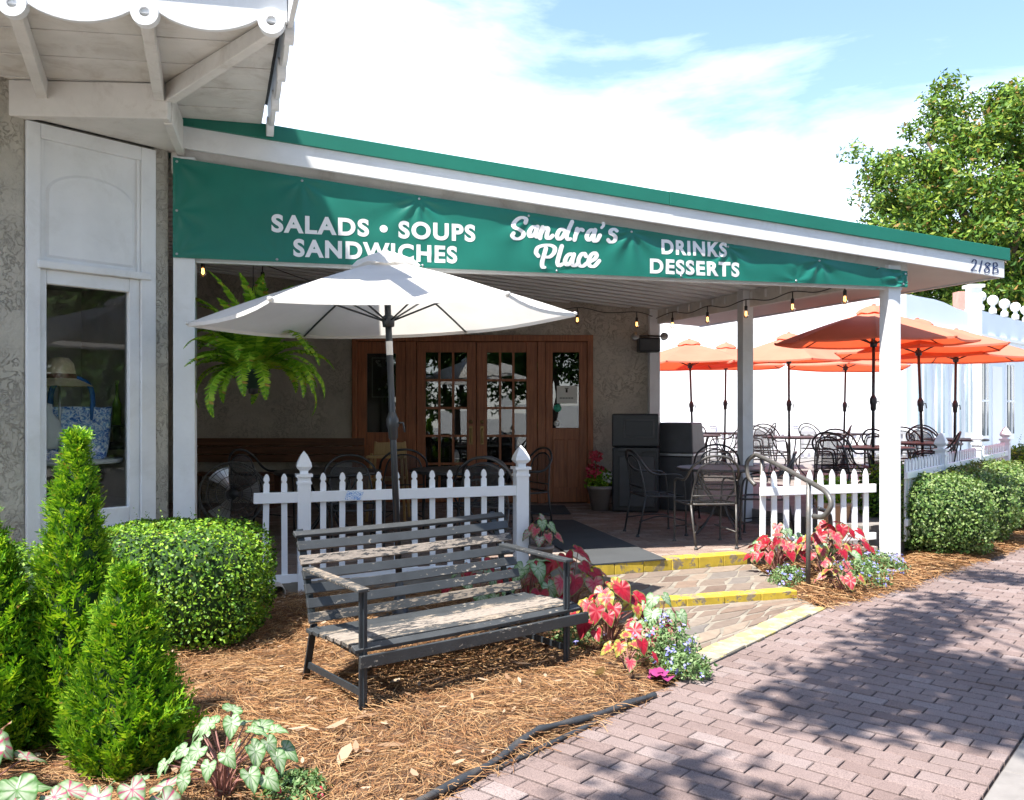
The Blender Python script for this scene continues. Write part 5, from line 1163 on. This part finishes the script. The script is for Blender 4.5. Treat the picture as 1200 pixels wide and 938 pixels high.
def shrub(label, c, half, n, size, mat, seed, expo=3.0, lump=.10, cat='shrub', group=None):
    rg = np.random.RandomState(seed); th = thing('clipped_shrub', label, cat, (c[0], c[1], 0), group)
    P, N = blob_points(c, half, n, rg, expo, lump, .2, .03); V, F = cloud(P, N, size, .58, rg, .75)
    rp = random.Random(seed); SV = []; SF = []
    for k in range(90):                                     # stray shoots
        i = rp.randrange(len(P)); d = Vector(N[i]).normalized()+Vector((rp.gauss(0, .3), rp.gauss(0, .3), .7)); d.normalize(); p = Vector(P[i]); L = rp.uniform(.03, .11)*size/.026
        for q in range(7):
            w = d.orthogonal().normalized(); w = (Matrix.Rotation(q*2.4, 3, d) @ w)*.7+d*.6; w.normalize(); sd = w.cross(d).normalized(); o = p+d*L*q/6; b = len(SV); z_ = size*.55; SV += [tuple(o), tuple(o+w*z_*.5+sd*z_*.28), tuple(o+w*z_), tuple(o+w*z_*.5-sd*z_*.28)]; SF.append((b, b+1, b+2, b+3))
    V = np.vstack([V, np.array(SV)]); F = np.vstack([F, np.array(SF)+len(V)-len(SV)])
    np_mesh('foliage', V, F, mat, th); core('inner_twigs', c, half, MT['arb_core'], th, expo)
    MB().tube([(c[0], c[1], 0), (c[0], c[1], c[2])], [.03, .02], 8).build('stem', MT['bark'], th); return th
shrub('clipped dark green boxwood hedge below the shop window beside the fence', (-2.22, 5.74, .40), (.60, .50, .40), 17000, .027, MT['box'], 2, 4.0, .05)
shrub('low boxwood at the far left behind the tall young cedar', (-2.95, 5.0, .38), (.45, .4, .38), 6000, .026, MT['box'], 5, 3.2)
GB = 'bushes in front of the patio fence'
shrub('rounded silvery green bush nearest the right awning post', (4.50, 9.12, .42), (.50, .44, .44), 9500, .036, MT['box_r'], 3, 2.6, .14, 'bush', GB)
shrub('second green bush right of the awning post, in front of the patio fence', (5.20, 9.98, .42), (.52, .5, .44), 7000, .04, MT['box_r'], 6, 2.6, .14, 'bush', GB)
shrub('third green bush along the patio fence', (5.95, 10.95, .42), (.55, .55, .43), 6000, .045, MT['box_r'], 8, 2.6, .14, 'bush', GB)
shrub('fourth green bush at the far end of the patio fence', (6.8, 12.0, .40), (.6, .55, .42), 5000, .05, MT['box_r'], 9, 2.6, .14, 'bush', GB)
shrub('dark green low bush squeezed between right post and patio fence', (4.35, 9.85, .5), (.4, .4, .42), 3500, .045, MT['box'], 10, 2.6, .14, 'bush', GB)
shrub('bright far bush past the end of the patio fence at the right edge', (8.6, 14.2, .45), (.8, .7, .5), 5000, .06, MT['box'], 12, 2.5, .15, 'bush', GB)

def cedar(label, x, y, h, rad, n, seed, scale=1, z0=.02):
    rg = random.Random(seed); th = thing('young_cedar', label, 'cedar', (x, y, 0)); V = []; F = []
    def prof(t): return rad*min(1, (1-t)**.62*1.12)*(.72+.28*min(t/.18, 1))
    for k in range(n):
        t = rg.random()**1.25; z = z0+t*h*.97; a = rg.uniform(0, math.tau)
        lump = 1+.26*noise.noise(Vector((math.cos(a)*1.6+x*3, math.sin(a)*1.6, z*4)))+.20*noise.noise(Vector((math.cos(a)*4+x*3, math.sin(a)*4, z*9)))
        r = prof(t)*lump*(1-.5*rg.random()**2.2); out = Vector((math.cos(a), math.sin(a), 0))
        L = rg.uniform(.06, .115)*scale*(1-.3*t); dirv = (out*rg.uniform(.35, .9)+Vector((0, 0, rg.uniform(.55, 1.2)))+Vector((rg.gauss(0, .22), rg.gauss(0, .22), 0))).normalized()
        o = Vector((x, y, z))+out*max(r-L*.5, .0); side = dirv.cross(out).normalized() if rg.random() < .5 else dirv.cross(Vector((rg.gauss(0, 1), rg.gauss(0, 1), rg.gauss(0, .4)))).normalized()
        nrm = dirv.cross(side)
        def lf(p, d, s, l, w):
            b = len(V); V.extend([p, p+d*l*.45+s*w, p+d*l, p+d*l*.45-s*w]); F.append((b, b+1, b+2, b+3))
        lf(o, dirv, side, L, L*.055)
        m_ = 4
        for q in range(m_):
            u = .12+.72*q/(m_-1)
            for sg in (-1, 1):
                d2 = (dirv*1.0+side*sg*rg.uniform(.55, .95)+nrm*rg.gauss(0, .18)).normalized(); s2 = d2.cross(nrm).normalized(); l2 = L*(.50-.28*u)*rg.uniform(.8, 1.25)
                lf(o+dirv*L*u, d2, s2, l2, l2*.15)
    np_mesh('foliage', [tuple(v) for v in V], F, MT['arb'], th)
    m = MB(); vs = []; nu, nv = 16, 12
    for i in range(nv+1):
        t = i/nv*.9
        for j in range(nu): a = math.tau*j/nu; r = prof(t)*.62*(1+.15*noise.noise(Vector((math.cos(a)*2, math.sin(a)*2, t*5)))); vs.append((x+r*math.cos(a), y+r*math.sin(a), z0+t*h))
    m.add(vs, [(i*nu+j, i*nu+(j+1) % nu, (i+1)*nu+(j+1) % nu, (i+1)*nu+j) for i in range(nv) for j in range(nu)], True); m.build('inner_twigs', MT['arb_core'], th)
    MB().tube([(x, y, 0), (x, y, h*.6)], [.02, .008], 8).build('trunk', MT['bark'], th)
    return th
cedar('tall dark green young cedar in front of the shop window', -1.99, 3.98, 1.42, .25, 2600, 4, 1.25)
cedar('bright green young cedar nearest the pine straw', -1.63, 3.68, .84, .27, 2200, 8, 1.25)
cedar('young cedar cut off by the left edge of the picture', -2.30, 3.80, 1.06, .30, 2300, 12, 1.25)

# ------------------------------------------------------------------ caladiums
HALF = [(0, -.10), (.13, -.30), (.30, -.37), (.46, -.24), (.52, .0), (.47, .24), (.34, .50), (.17, .78), (0, 1.0)]
def heart():
    h = spline([(x, y, 0) for x, y in HALF], 3); right = [(p.x, p.y) for p in h]; left = [(-x, y) for x, y in reversed(right[1:-1])]; return right+left
HEART = heart()
PAL = {'red': ((.34, .008, .025), (.28, .02, .035), (.08, .17, .03), (.26, .003, .015)), 'pink': ((.46, .07, .10), (.36, .17, .14), (.13, .23, .05), (.38, .012, .045)),
       'white': ((.36, .43, .30), (.28, .38, .22), (.06, .17, .035), (.08, .20, .05)), 'vein': ((.38, .42, .34), (.27, .34, .22), (.06, .15, .035), (.42, .025, .13)), 'lime': ((.42, .07, .07), (.36, .32, .07), (.24, .34, .05), (.38, .03, .04))}
leaf_cache = {}
def leaf_mesh(pal, var):
    if (pal, var) in leaf_cache: return leaf_cache[(pal, var)]
    rg = random.Random(hash(pal) % 97+var*13 if False else sum(map(ord, pal))+var*13); rings = (0, .22, .45, .68, .86, 1.0); n = len(HEART); V = []; C = []; F = []; c0, c1, c2, cv = PAL[pal]
    V.append((0, .05, 0)); C.append((*cv, 1)); fold = rg.uniform(.15, .45); droop = rg.uniform(.15, .5); ph = rg.uniform(0, 6)
    veins = {n//2, 5, 11, 16, n-5, n-11, n-16, n//2-4, n//2+4}
    for k, t in enumerate(rings[1:]):
        for i, (x, y) in enumerate(HEART):
            X, Y = x*t, .05+(y-.05)*t; z = fold*abs(X)*.55-droop*(Y if Y > 0 else -Y*.7)**2*.6+.03*math.sin(i*1.1+ph)*t*t
            V.append((X, Y, z))
            base = c0 if t < .6 else c1
            if t > .95: base = c2
            elif t > .8: base = tuple(a*.5+b*.5 for a, b in zip(c1, c2)) if pal in ('white', 'vein') and rg.random() < .5 else c1
            if i in veins and t < .9: base = cv
            j = rg.uniform(.88, 1.1); C.append((*[min(1, q*j) for q in base], 1))
    for i in range(n): F.append((0, 1+i, 1+(i+1) % n, 1+(i+1) % n))
    tri = [(0, 1+i, 1+(i+1) % n) for i in range(n)]; quads = [(1+k*n+i, 1+(k+1)*n+i, 1+(k+1)*n+(i+1) % n, 1+k*n+(i+1) % n) for k in range(len(rings)-2) for i in range(n)]
    me = bpy.data.meshes.new('leaf'); me.from_pydata(V, [], tri+quads); me.polygons.foreach_set('use_smooth', [True]*len(me.polygons)); at = me.color_attributes.new('Col', 'FLOAT_COLOR', 'POINT'); at.data.foreach_set('color', [q for c in C for q in c]); me.materials.append(MT['caladium']); leaf_cache[(pal, var)] = me; return me
def caladium(label, x, y, n, hmax, spread, size, pals, seed, z0=.03, group=None, face=.55):
    rg = random.Random(seed); th = thing('caladium', label, 'caladium', (x, y, z0), group); st_ = MB()
    for k in range(n):
        a = math.tau*(k*.618)+rg.uniform(-.3, .3); r = spread*math.sqrt((k+.5)/n); h = hmax*(1-.55*(r/max(spread, .01))**2)*rg.uniform(.7, 1.05)
        tip = Vector((r*math.cos(a), r*math.sin(a), h)); mid = Vector((r*.35*math.cos(a), r*.35*math.sin(a), h*.65))
        st_.tube([Vector((x, y, z0))+q for q in (Vector((rg.gauss(0, .012), rg.gauss(0, .012), 0)), mid, tip)], [.005, .004, .003], 5, False)
        o = bpy.data.objects.new('leaf', leaf_mesh(rg.choice(pals), rg.randrange(4))); COL.objects.link(o); o.parent = th; o.location = tip
        nrm = (Vector((math.cos(a)*.5, math.sin(a)*.5-face, .8))+Vector((rg.gauss(0, .25), rg.gauss(0, .25), 0))).normalized()
        yd = Vector((math.cos(a), math.sin(a)-.5, -.75))+Vector((rg.gauss(0, .35), rg.gauss(0, .35), 0)); yd = (yd-nrm*yd.dot(nrm)).normalized(); xd = yd.cross(nrm)
        o.rotation_euler = Matrix((xd, yd, nrm)).transposed().to_euler(); s = size*rg.uniform(.7, 1.2); o.scale = (s, s, s)
    st_.build('stems', MT['stem_red'], th); return th
GC = 'caladiums around the steps'
caladium('red caladium clump with big crimson leaves right of the bench leg', .62, 5.55, 28, .40, .26, .10, ['red', 'red', 'pink', 'lime'], 1, group=GC)
caladium('dark red caladium clump behind the right bench arm', .44, 6.35, 26, .46, .32, .12, ['red', 'red', 'pink'], 2, group=GC)
caladium('pale green and white caladium clump behind the bench seat, right of the fence post', .12, 6.25, 20, .44, .26, .115, ['white', 'white', 'red'], 3, group=GC)
caladium('low red and lime caladium at the brick edge in front of the walkway', .66, 4.98, 9, .24, .15, .085, ['lime', 'red', 'pink'], 4, group=GC)
caladium('creamy pale caladium at the lower left corner of the walkway', .92, 5.42, 15, .36, .19, .095, ['white', 'pink', 'white'], 5, group=GC)
caladium('small red caladium seen through the bench slats', -.25, 6.55, 12, .36, .25, .11, ['red', 'white'], 6, group=GC)
caladium('bright red caladium clump left of the handrail post', 2.40, 7.85, 26, .42, .26, .10, ['red', 'red', 'pink'], 7, group=GC)
caladium('mixed red and white caladium right of the handrail post', 2.78, 7.75, 28, .45, .32, .10, ['red', 'pink', 'white', 'lime'], 8, group=GC)
caladium('red caladium in front of the short picket fence by the right post', 3.10, 8.25, 22, .46, .28, .105, ['red', 'pink', 'red'], 9, group=GC)
caladium('pale caladium at the top of the steps against the short fence', 2.55, 8.30, 18, .40, .24, .095, ['white', 'white', 'pink'], 10, group=GC)
caladium('low red and lime caladium at the sidewalk edge below the handrail', 2.72, 7.20, 14, .26, .19, .08, ['lime', 'red', 'pink'], 11, group=GC)
GD = 'caladiums in the left foreground'
caladium('white and green caladium at the bottom left on the pine straw', -1.12, 3.38, 30, .34, .25, .068, ['white'], 12, group=GD)
caladium('pale caladium with magenta veins at the bottom edge, below the bright cedar', -1.36, 3.02, 13, .22, .22, .12, ['vein'], 13, group=GD)
caladium('magenta veined caladium in the bottom left corner', -1.78, 3.06, 12, .20, .22, .115, ['vein', 'white'], 14, group=GD)
caladium('red veined caladium at the left edge between the cedars', -2.02, 3.32, 7, .36, .16, .12, ['vein', 'pink'], 15, group=GD)

def bedding(label, x, y, r, h, n, nf, petal, seed, lmat=None, group='bedding flowers'):
    rg = np.random.RandomState(seed); th = thing('bedding_plant', label, 'flower', (x, y, .02), group)
    P, N = blob_points((x, y, .03), (r, r, h), n, rg, 2.2, .3, .5, .025); V, F = cloud(P, N, .03, .4, rg, .9); np_mesh('foliage', V, F, lmat or MT['herb'], th)
    P, N = blob_points((x, y, .04), (r, r, h*1.08), nf, rg, 2.2, .3, .1, .05); P = np.repeat(P, 4, 0)+rg.normal(0, .009, (len(P)*4, 3)); N = np.repeat(N, 4, 0); V, F = cloud(P, N+np.array([0, -.4, .3]), .02, .8, rg, .5); np_mesh('blossoms', V, F, petal, th)
bedding('blue flowered bedding plant at the lower left corner of the walkway', .92, 5.22, .20, .24, 1500, 40, MT['petal_blue'], 1)
bedding('grey green trailing plant under the red caladium right of the bench', .42, 5.62, .18, .16, 900, 10, MT['petal_blue'], 2)
bedding('low green plant tumbling over the brick corner', 1.0, 5.02, .15, .12, 1100, 16, MT['petal_blue'], 3)
bedding('blue flowered edging plant at the base of the handrail', 2.36, 7.45, .16, .17, 900, 34, MT['petal_blue'], 4)
bedding('blue flowered plant along the sidewalk below the right caladiums', 3.02, 7.55, .24, .20, 1500, 46, MT['petal_blue'], 5)
bedding('lavender edging plant at the foot of the right awning post', 3.42, 8.08, .24, .18, 1400, 50, MT['petal_blue'], 6)
bedding('little green weed in front of the white caladium', -.86, 3.42, .14, .08, 800, 6, MT['petal_red'], 7)
m = MB(); rg = random.Random(3)
for k in range(5):
    a = k*1.3; vs = []
    for i in range(5):
        for j in range(4): vs.append(Vector((.80, 4.90, .045))+Vector((math.cos(a)*(i*.022-.03)-math.sin(a)*(j-1.5)*.026+k*.012, math.sin(a)*(i*.022-.03)+math.cos(a)*(j-1.5)*.026-k*.005, .012*math.sin(i*1.3+j*1.7+k)+.02*(k % 2))))
    m.add(vs, [(i*4+j, i*4+j+1, i*4+j+5, i*4+j+4) for i in range(4) for j in range(3)], True)
o = m.build('crumpled_leaf', paint('magenta_leaf', (.26, .03, .13), .5, .2, 20), org=(.80, 4.90, .04)); tag(o, 'crumpled magenta leaf lying on the pine straw by the bricks', 'leaf')

# ------------------------------------------------------------------ potted plants and hanging fern
fp_ = thing('flower_pot', 'taupe pot of red and white flowers beside the right side door', 'flower pot', (1.17, 11.55, dz(11.5))); z0 = dz(11.5)
MB().lathe([(0, 0), (.11, 0), (.165, .28), (.18, .285), (.18, .33), (.165, .33), (.15, .28), (0, .27)], 24, (1.17, 11.55, z0)).build('pot', MT['pot'], fp_)
rg = np.random.RandomState(4); P, N = blob_points((1.17, 11.55, z0+.40), (.19, .17, .15), 900, rg, 2.2, .3, .5); V, F = cloud(P, N, .05, .5, rg, .9); np_mesh('foliage', V, F, MT['fern'], fp_)
P, N = blob_points((1.10, 11.5, z0+.52), (.12, .1, .10), 160, rg, 2.2, .3, .2); P2, N2 = blob_points((1.10, 11.5, z0+.72), (.09, .08, .07), 60, rg, 2.2, .3, .2); V, F = cloud(np.vstack([P, P2]), np.vstack([N, N2]), .055, .8, rg, .6); np_mesh('red_blossoms', V, F, MT['petal_red'], fp_)
P, N = blob_points((1.27, 11.47, z0+.46), (.09, .08, .08), 70, rg, 2.2, .3, .2); V, F = cloud(P, N, .05, .8, rg, .6); np_mesh('white_blossoms', V, F, MT['petal_white'], fp_)
MB().tube([(1.12, 11.55, z0+.3), (1.1, 11.5, z0+.72)], .006, 6).build('stem', MT['stem'], fp_)
pp = thing('potted_plant', 'tan pot with yellow green plant behind the short right fence', 'potted plant', (3.45, 9.35, .2)); MB().lathe([(0, .2), (.13, .2), (.18, .5), (.195, .5), (.195, .54), (.17, .54), (0, .5)], 22, (3.45, 9.35, 0)).build('pot', MT['terracotta'], pp)
P, N = blob_points((3.45, 9.35, .66), (.2, .2, .17), 700, rg, 2.2, .3, .5); V, F = cloud(P, N, .055, .5, rg, .9); np_mesh('foliage', V, F, MT['fern'], pp)
cp = thing('potted_caladium', 'pink and white leaved plant in a small pot at the right fence post', 'potted plant', (.26, 7.72, .1)); MB().lathe([(0, .1), (.08, .1), (.105, .30), (.115, .30), (.115, .33), (0, .31)], 20, (.26, 7.72, 0)).build('pot', MT['pot'], cp)
rgl = random.Random(21); sm_ = MB()
for k in range(16):
    a = k*2.4; r = .16*math.sqrt(k/16); tip = Vector((r*math.cos(a), r*math.sin(a), .25+.22*(1-r/.2)+rgl.uniform(0, .05))); sm_.tube([Vector((.26, 7.72, .3)), Vector((.26, 7.72, .1))+tip], .004, 5, False)
    o = bpy.data.objects.new('leaf', leaf_mesh(('vein', 'pink', 'white')[k % 3], k % 4)); COL.objects.link(o); o.parent = cp; o.location = tip; nr = Vector((math.cos(a)*.6, math.sin(a)*.6-.4, .7)).normalized(); yd = Vector((math.cos(a), math.sin(a), -.4)); yd = (yd-nr*yd.dot(nr)).normalized(); o.rotation_euler = Matrix((yd.cross(nr), yd, nr)).transposed().to_euler(); o.scale = (.085,)*3
sm_.build('stems', MT['stem_red'], cp)

def frond_mesh(var):
    rg = random.Random(var); V = []; F = []; n = 34; arch = (.75, 1.25, 1.0, .55)[var]; L = .62
    pts = [Vector((0, 0, 0))]; ang = (1.05, .75, .9, 1.3)[var]
    for i in range(n): ang -= arch*2.0/n*(.5+i/n); pts.append(pts[-1]+Vector((0, math.cos(ang), math.sin(ang)))*L/n)
    for i in range(1, n):
        t = i/n; p = pts[i]; d = (pts[i+1]-pts[i-1]).normalized(); up = Vector((1, 0, 0)).cross(d).normalized(); l = .075*math.sin(math.pi*min(t*.9+.10, 1))**.7*rg.uniform(.85, 1.1)
        for sg in (-1, 1):
            dd = (Vector((sg, 0, 0))+d*.35-up*.15+Vector((0, 0, rg.gauss(0, .08)))).normalized(); w = d*.0085; b = len(V); V += [p-w, p+dd*l*.6-w*1.0-up*.004, p+dd*l, p+dd*l*.55+w*1.1, p+w]; F.append((b, b+1, b+2, b+3, b+4))
    me = MB().add(V, F); m2 = MB().tube(pts, [.004*(1-.7*i/n) for i in range(n+1)], 5, False); me.add(m2.v, m2.f, True); k = me.mesh('frond'); k.materials.append(MT['fern']); return k
fm = [frond_mesh(i) for i in range(4)]
hf = thing('hanging_fern', 'large bright green fern in a hanging pot left of the white umbrella', 'hanging plant', (-2.17, 7.3, 1.84))
MB().lathe([(0, 1.71), (.07, 1.71), (.095, 1.85), (.10, 1.85), (.10, 1.87), (.09, 1.87), (0, 1.84)], 22, (-2.17, 7.3, 0)).build('pot', MT['pot_green'], hf); MB().lathe([(0, 1.66), (.04, 1.67), (.04, 1.71)], 14, (-2.17, 7.3, 0)).build('drip_cup', MT['black_plastic'], hf)
m = MB()
for k in range(3): a = k*2.09; m.tube([(-2.17+.14*math.cos(a), 7.3+.14*math.sin(a), 1.84), (-2.17, 7.3, 2.6)], .003, 5)
m.tube([(-2.17, 7.3, 2.6), (-2.17, 7.3, 3.30)], .004, 6); m.build('hanger', MT['iron'], hf)
rgl = random.Random(9)
for k in range(96):
    o = bpy.data.objects.new('frond', fm[k % 4]); COL.objects.link(o); o.parent = hf; a = k*2.399+rgl.uniform(-.2, .2); o.location = (.05*math.cos(a), .05*math.sin(a), .03)
    up = rgl.uniform(-.5, .32) if k < 68 else rgl.uniform(.3, .75); o.rotation_euler = (up, rgl.gauss(0, .12), a-math.pi/2); s = rgl.uniform(.85, 1.25) if k < 68 else rgl.uniform(1.1, 1.5); o.scale = (s, s, s)

# ------------------------------------------------------------------ trees
def limbs(base, n, h, spread, rg, r0, parent, mat):
    m = MB(); tips = []; top = Vector(base)+Vector((rg.gauss(0, .2), rg.gauss(0, .2), h*.45)); m.tube([base, Vector(base).lerp(top, .5)+Vector((rg.gauss(0, .1), rg.gauss(0, .1), 0)), top], [r0, r0*.8, r0*.65], 10)
    trunk = m.build('trunk', mat, parent)
    for k in range(n):
        a = math.tau*k/n+rg.uniform(-.3, .3); st_ = Vector(base).lerp(top, rg.uniform(.6, 1)); e = Vector(base)+Vector((spread*math.cos(a)*rg.uniform(.5, .9), spread*math.sin(a)*rg.uniform(.5, .9), h*rg.uniform(.6, .92))); md = st_.lerp(e, .5)+Vector((0, 0, h*.05)); MB().tube(spline([st_, md, e], 4), [r0*.4*(1-.75*i/8) for i in range(9)], 7).build('limb', mat, trunk); tips.append(e)
    return trunk
def tree(name, label, base, h, half, cz, nclump, per, lsize, csize, mat, seed, r0, expo=2.3, shell=.45):
    rg = np.random.RandomState(seed); rr = random.Random(seed); th = thing(name, label, 'tree', base); limbs(base, 7, h*.95, half[0]*.85, rr, r0, th, MT['bark'])
    c = (base[0], base[1], base[2]+cz); P, N = blob_points(c, half, nclump, rg, expo, .34, shell, base[2]+cz-half[2]*.95, 2.2); AP = []; AN = []
    for p, n in zip(P, N):
        q = rg.normal(0, 1, (per, 3)); q /= np.linalg.norm(q, axis=1)[:, None]; q *= (rg.random_sample(per)**.45)[:, None]*csize*rg.uniform(.6, 1.25); q[:, 2] *= .7; AP.append(p+q); AN.append(q/csize+np.array([0, 0, .6]))
    V, F = cloud(np.vstack(AP), np.vstack(AN), lsize, .42, rg, .55); np_mesh('crown', V, F, mat, th); return th
tree('magnolia_tree', 'large magnolia tree with glossy leaves behind the far white building', (22.7, 40, 0), 17, (6.1, 5.5, 6.3), 9.6, 720, 120, .27, .95, MT['mag'], 3, .45, 2.3, .5)
tree('magnolia_tree', 'lower magnolia boughs behind the parapet finials at the right edge', (27.5, 44, 0), 13, (6, 5, 5.0), 7.6, 330, 90, .36, 1.1, MT['mag'], 5, .4, 2.3, .5)
# trees of the street, outside the picture: their dappled shade falls on the bricks and they show in the door glass
def shade_tree(label, base, h, half, cz, n, per, ls, cs, seed): return tree('street_tree', label, base, h, half, cz, n, per, ls, cs, MT['tree'], seed, .16, 2.3, .9)
th = thing('street_tree', 'street tree shading the sidewalk', 'tree', (2.6, -.9, -.05)); rr = random.Random(4); rg = np.random.RandomState(31); AP = []; AN = []
MB().tube(spline([(2.6, -.9, -.05), (2.5, -.8, 2.2), (2.2, -.3, 4.2), (1.6, 1.0, 5.4)], 5), [.17-.006*i for i in range(16)], 10).build('trunk', MT['bark'], th)
for k in range(640):
    q = rr.uniform(1.6, 9.0); pp_ = rr.uniform(-1.9, 1.0); z = rr.uniform(5.4, 7.4)
    if noise.noise(Vector((q*.75, pp_*1.1, 3.3))) < -.05 or pp_ < -1.95+.35*noise.noise(Vector((q*1.3, 0, 8))): continue
    g = SA*q+SB*pp_; c = Vector((g.x+TO_SUN.x/TO_SUN.z*z, g.y+TO_SUN.y/TO_SUN.z*z, z)); per = 44; u = rg.normal(0, 1, (per, 3)); u /= np.linalg.norm(u, axis=1)[:, None]; u *= (rg.random_sample(per)**.5)[:, None]*np.array([.42, .42, .22]); AP.append(np.array(c)+u); AN.append(u+np.array([0, 0, .5]))
    if k % 14 == 0: MB().tube(spline([(2.0, .1, 4.6), ((c.x+2)/2, (c.y+.3)/2, 5.5), tuple(c)], 4), [.05-.005*i for i in range(9)], 6).build('limb', MT['bark'], th)
V, F = cloud(np.vstack(AP), np.vstack(AN), .15, .5, rg, .5); np_mesh('crown', V, F, MT['tree'], th)
shade_tree('street tree across the road opposite the doors', (2.0, -14, -.05), 9, (4.5, 3.5, 3.2), 5.2, 150, 70, .3, .9, 22)
shade_tree('street tree across the road on the left', (-7.0, -13, -.05), 9, (4.5, 3.5, 3.4), 5.2, 150, 70, .3, .9, 23)
shade_tree('street tree across the road on the right', (13, -6, -.05), 9, (4, 4, 3.8), 4.4, 180, 70, .3, .9, 24)
shade_tree('street tree farther along the road on the right', (19, 1, -.05), 9, (4.5, 4, 4.2), 4.6, 190, 70, .34, 1.0, 25)
shade_tree('low bushy street tree across the road facing the shop window', (16, 2.5, -.05), 7, (3.6, 3.6, 3.4), 3.4, 260, 70, .3, .9, 28)
shade_tree('street tree straight across the road behind the others', (8, -14, -.05), 10, (5, 4, 4.6), 5.2, 200, 70, .36, 1.0, 26)
shade_tree('street tree across the road left of the middle', (-2.5, -16, -.05), 10, (5, 4, 4.6), 5.2, 200, 70, .36, 1.0, 27)
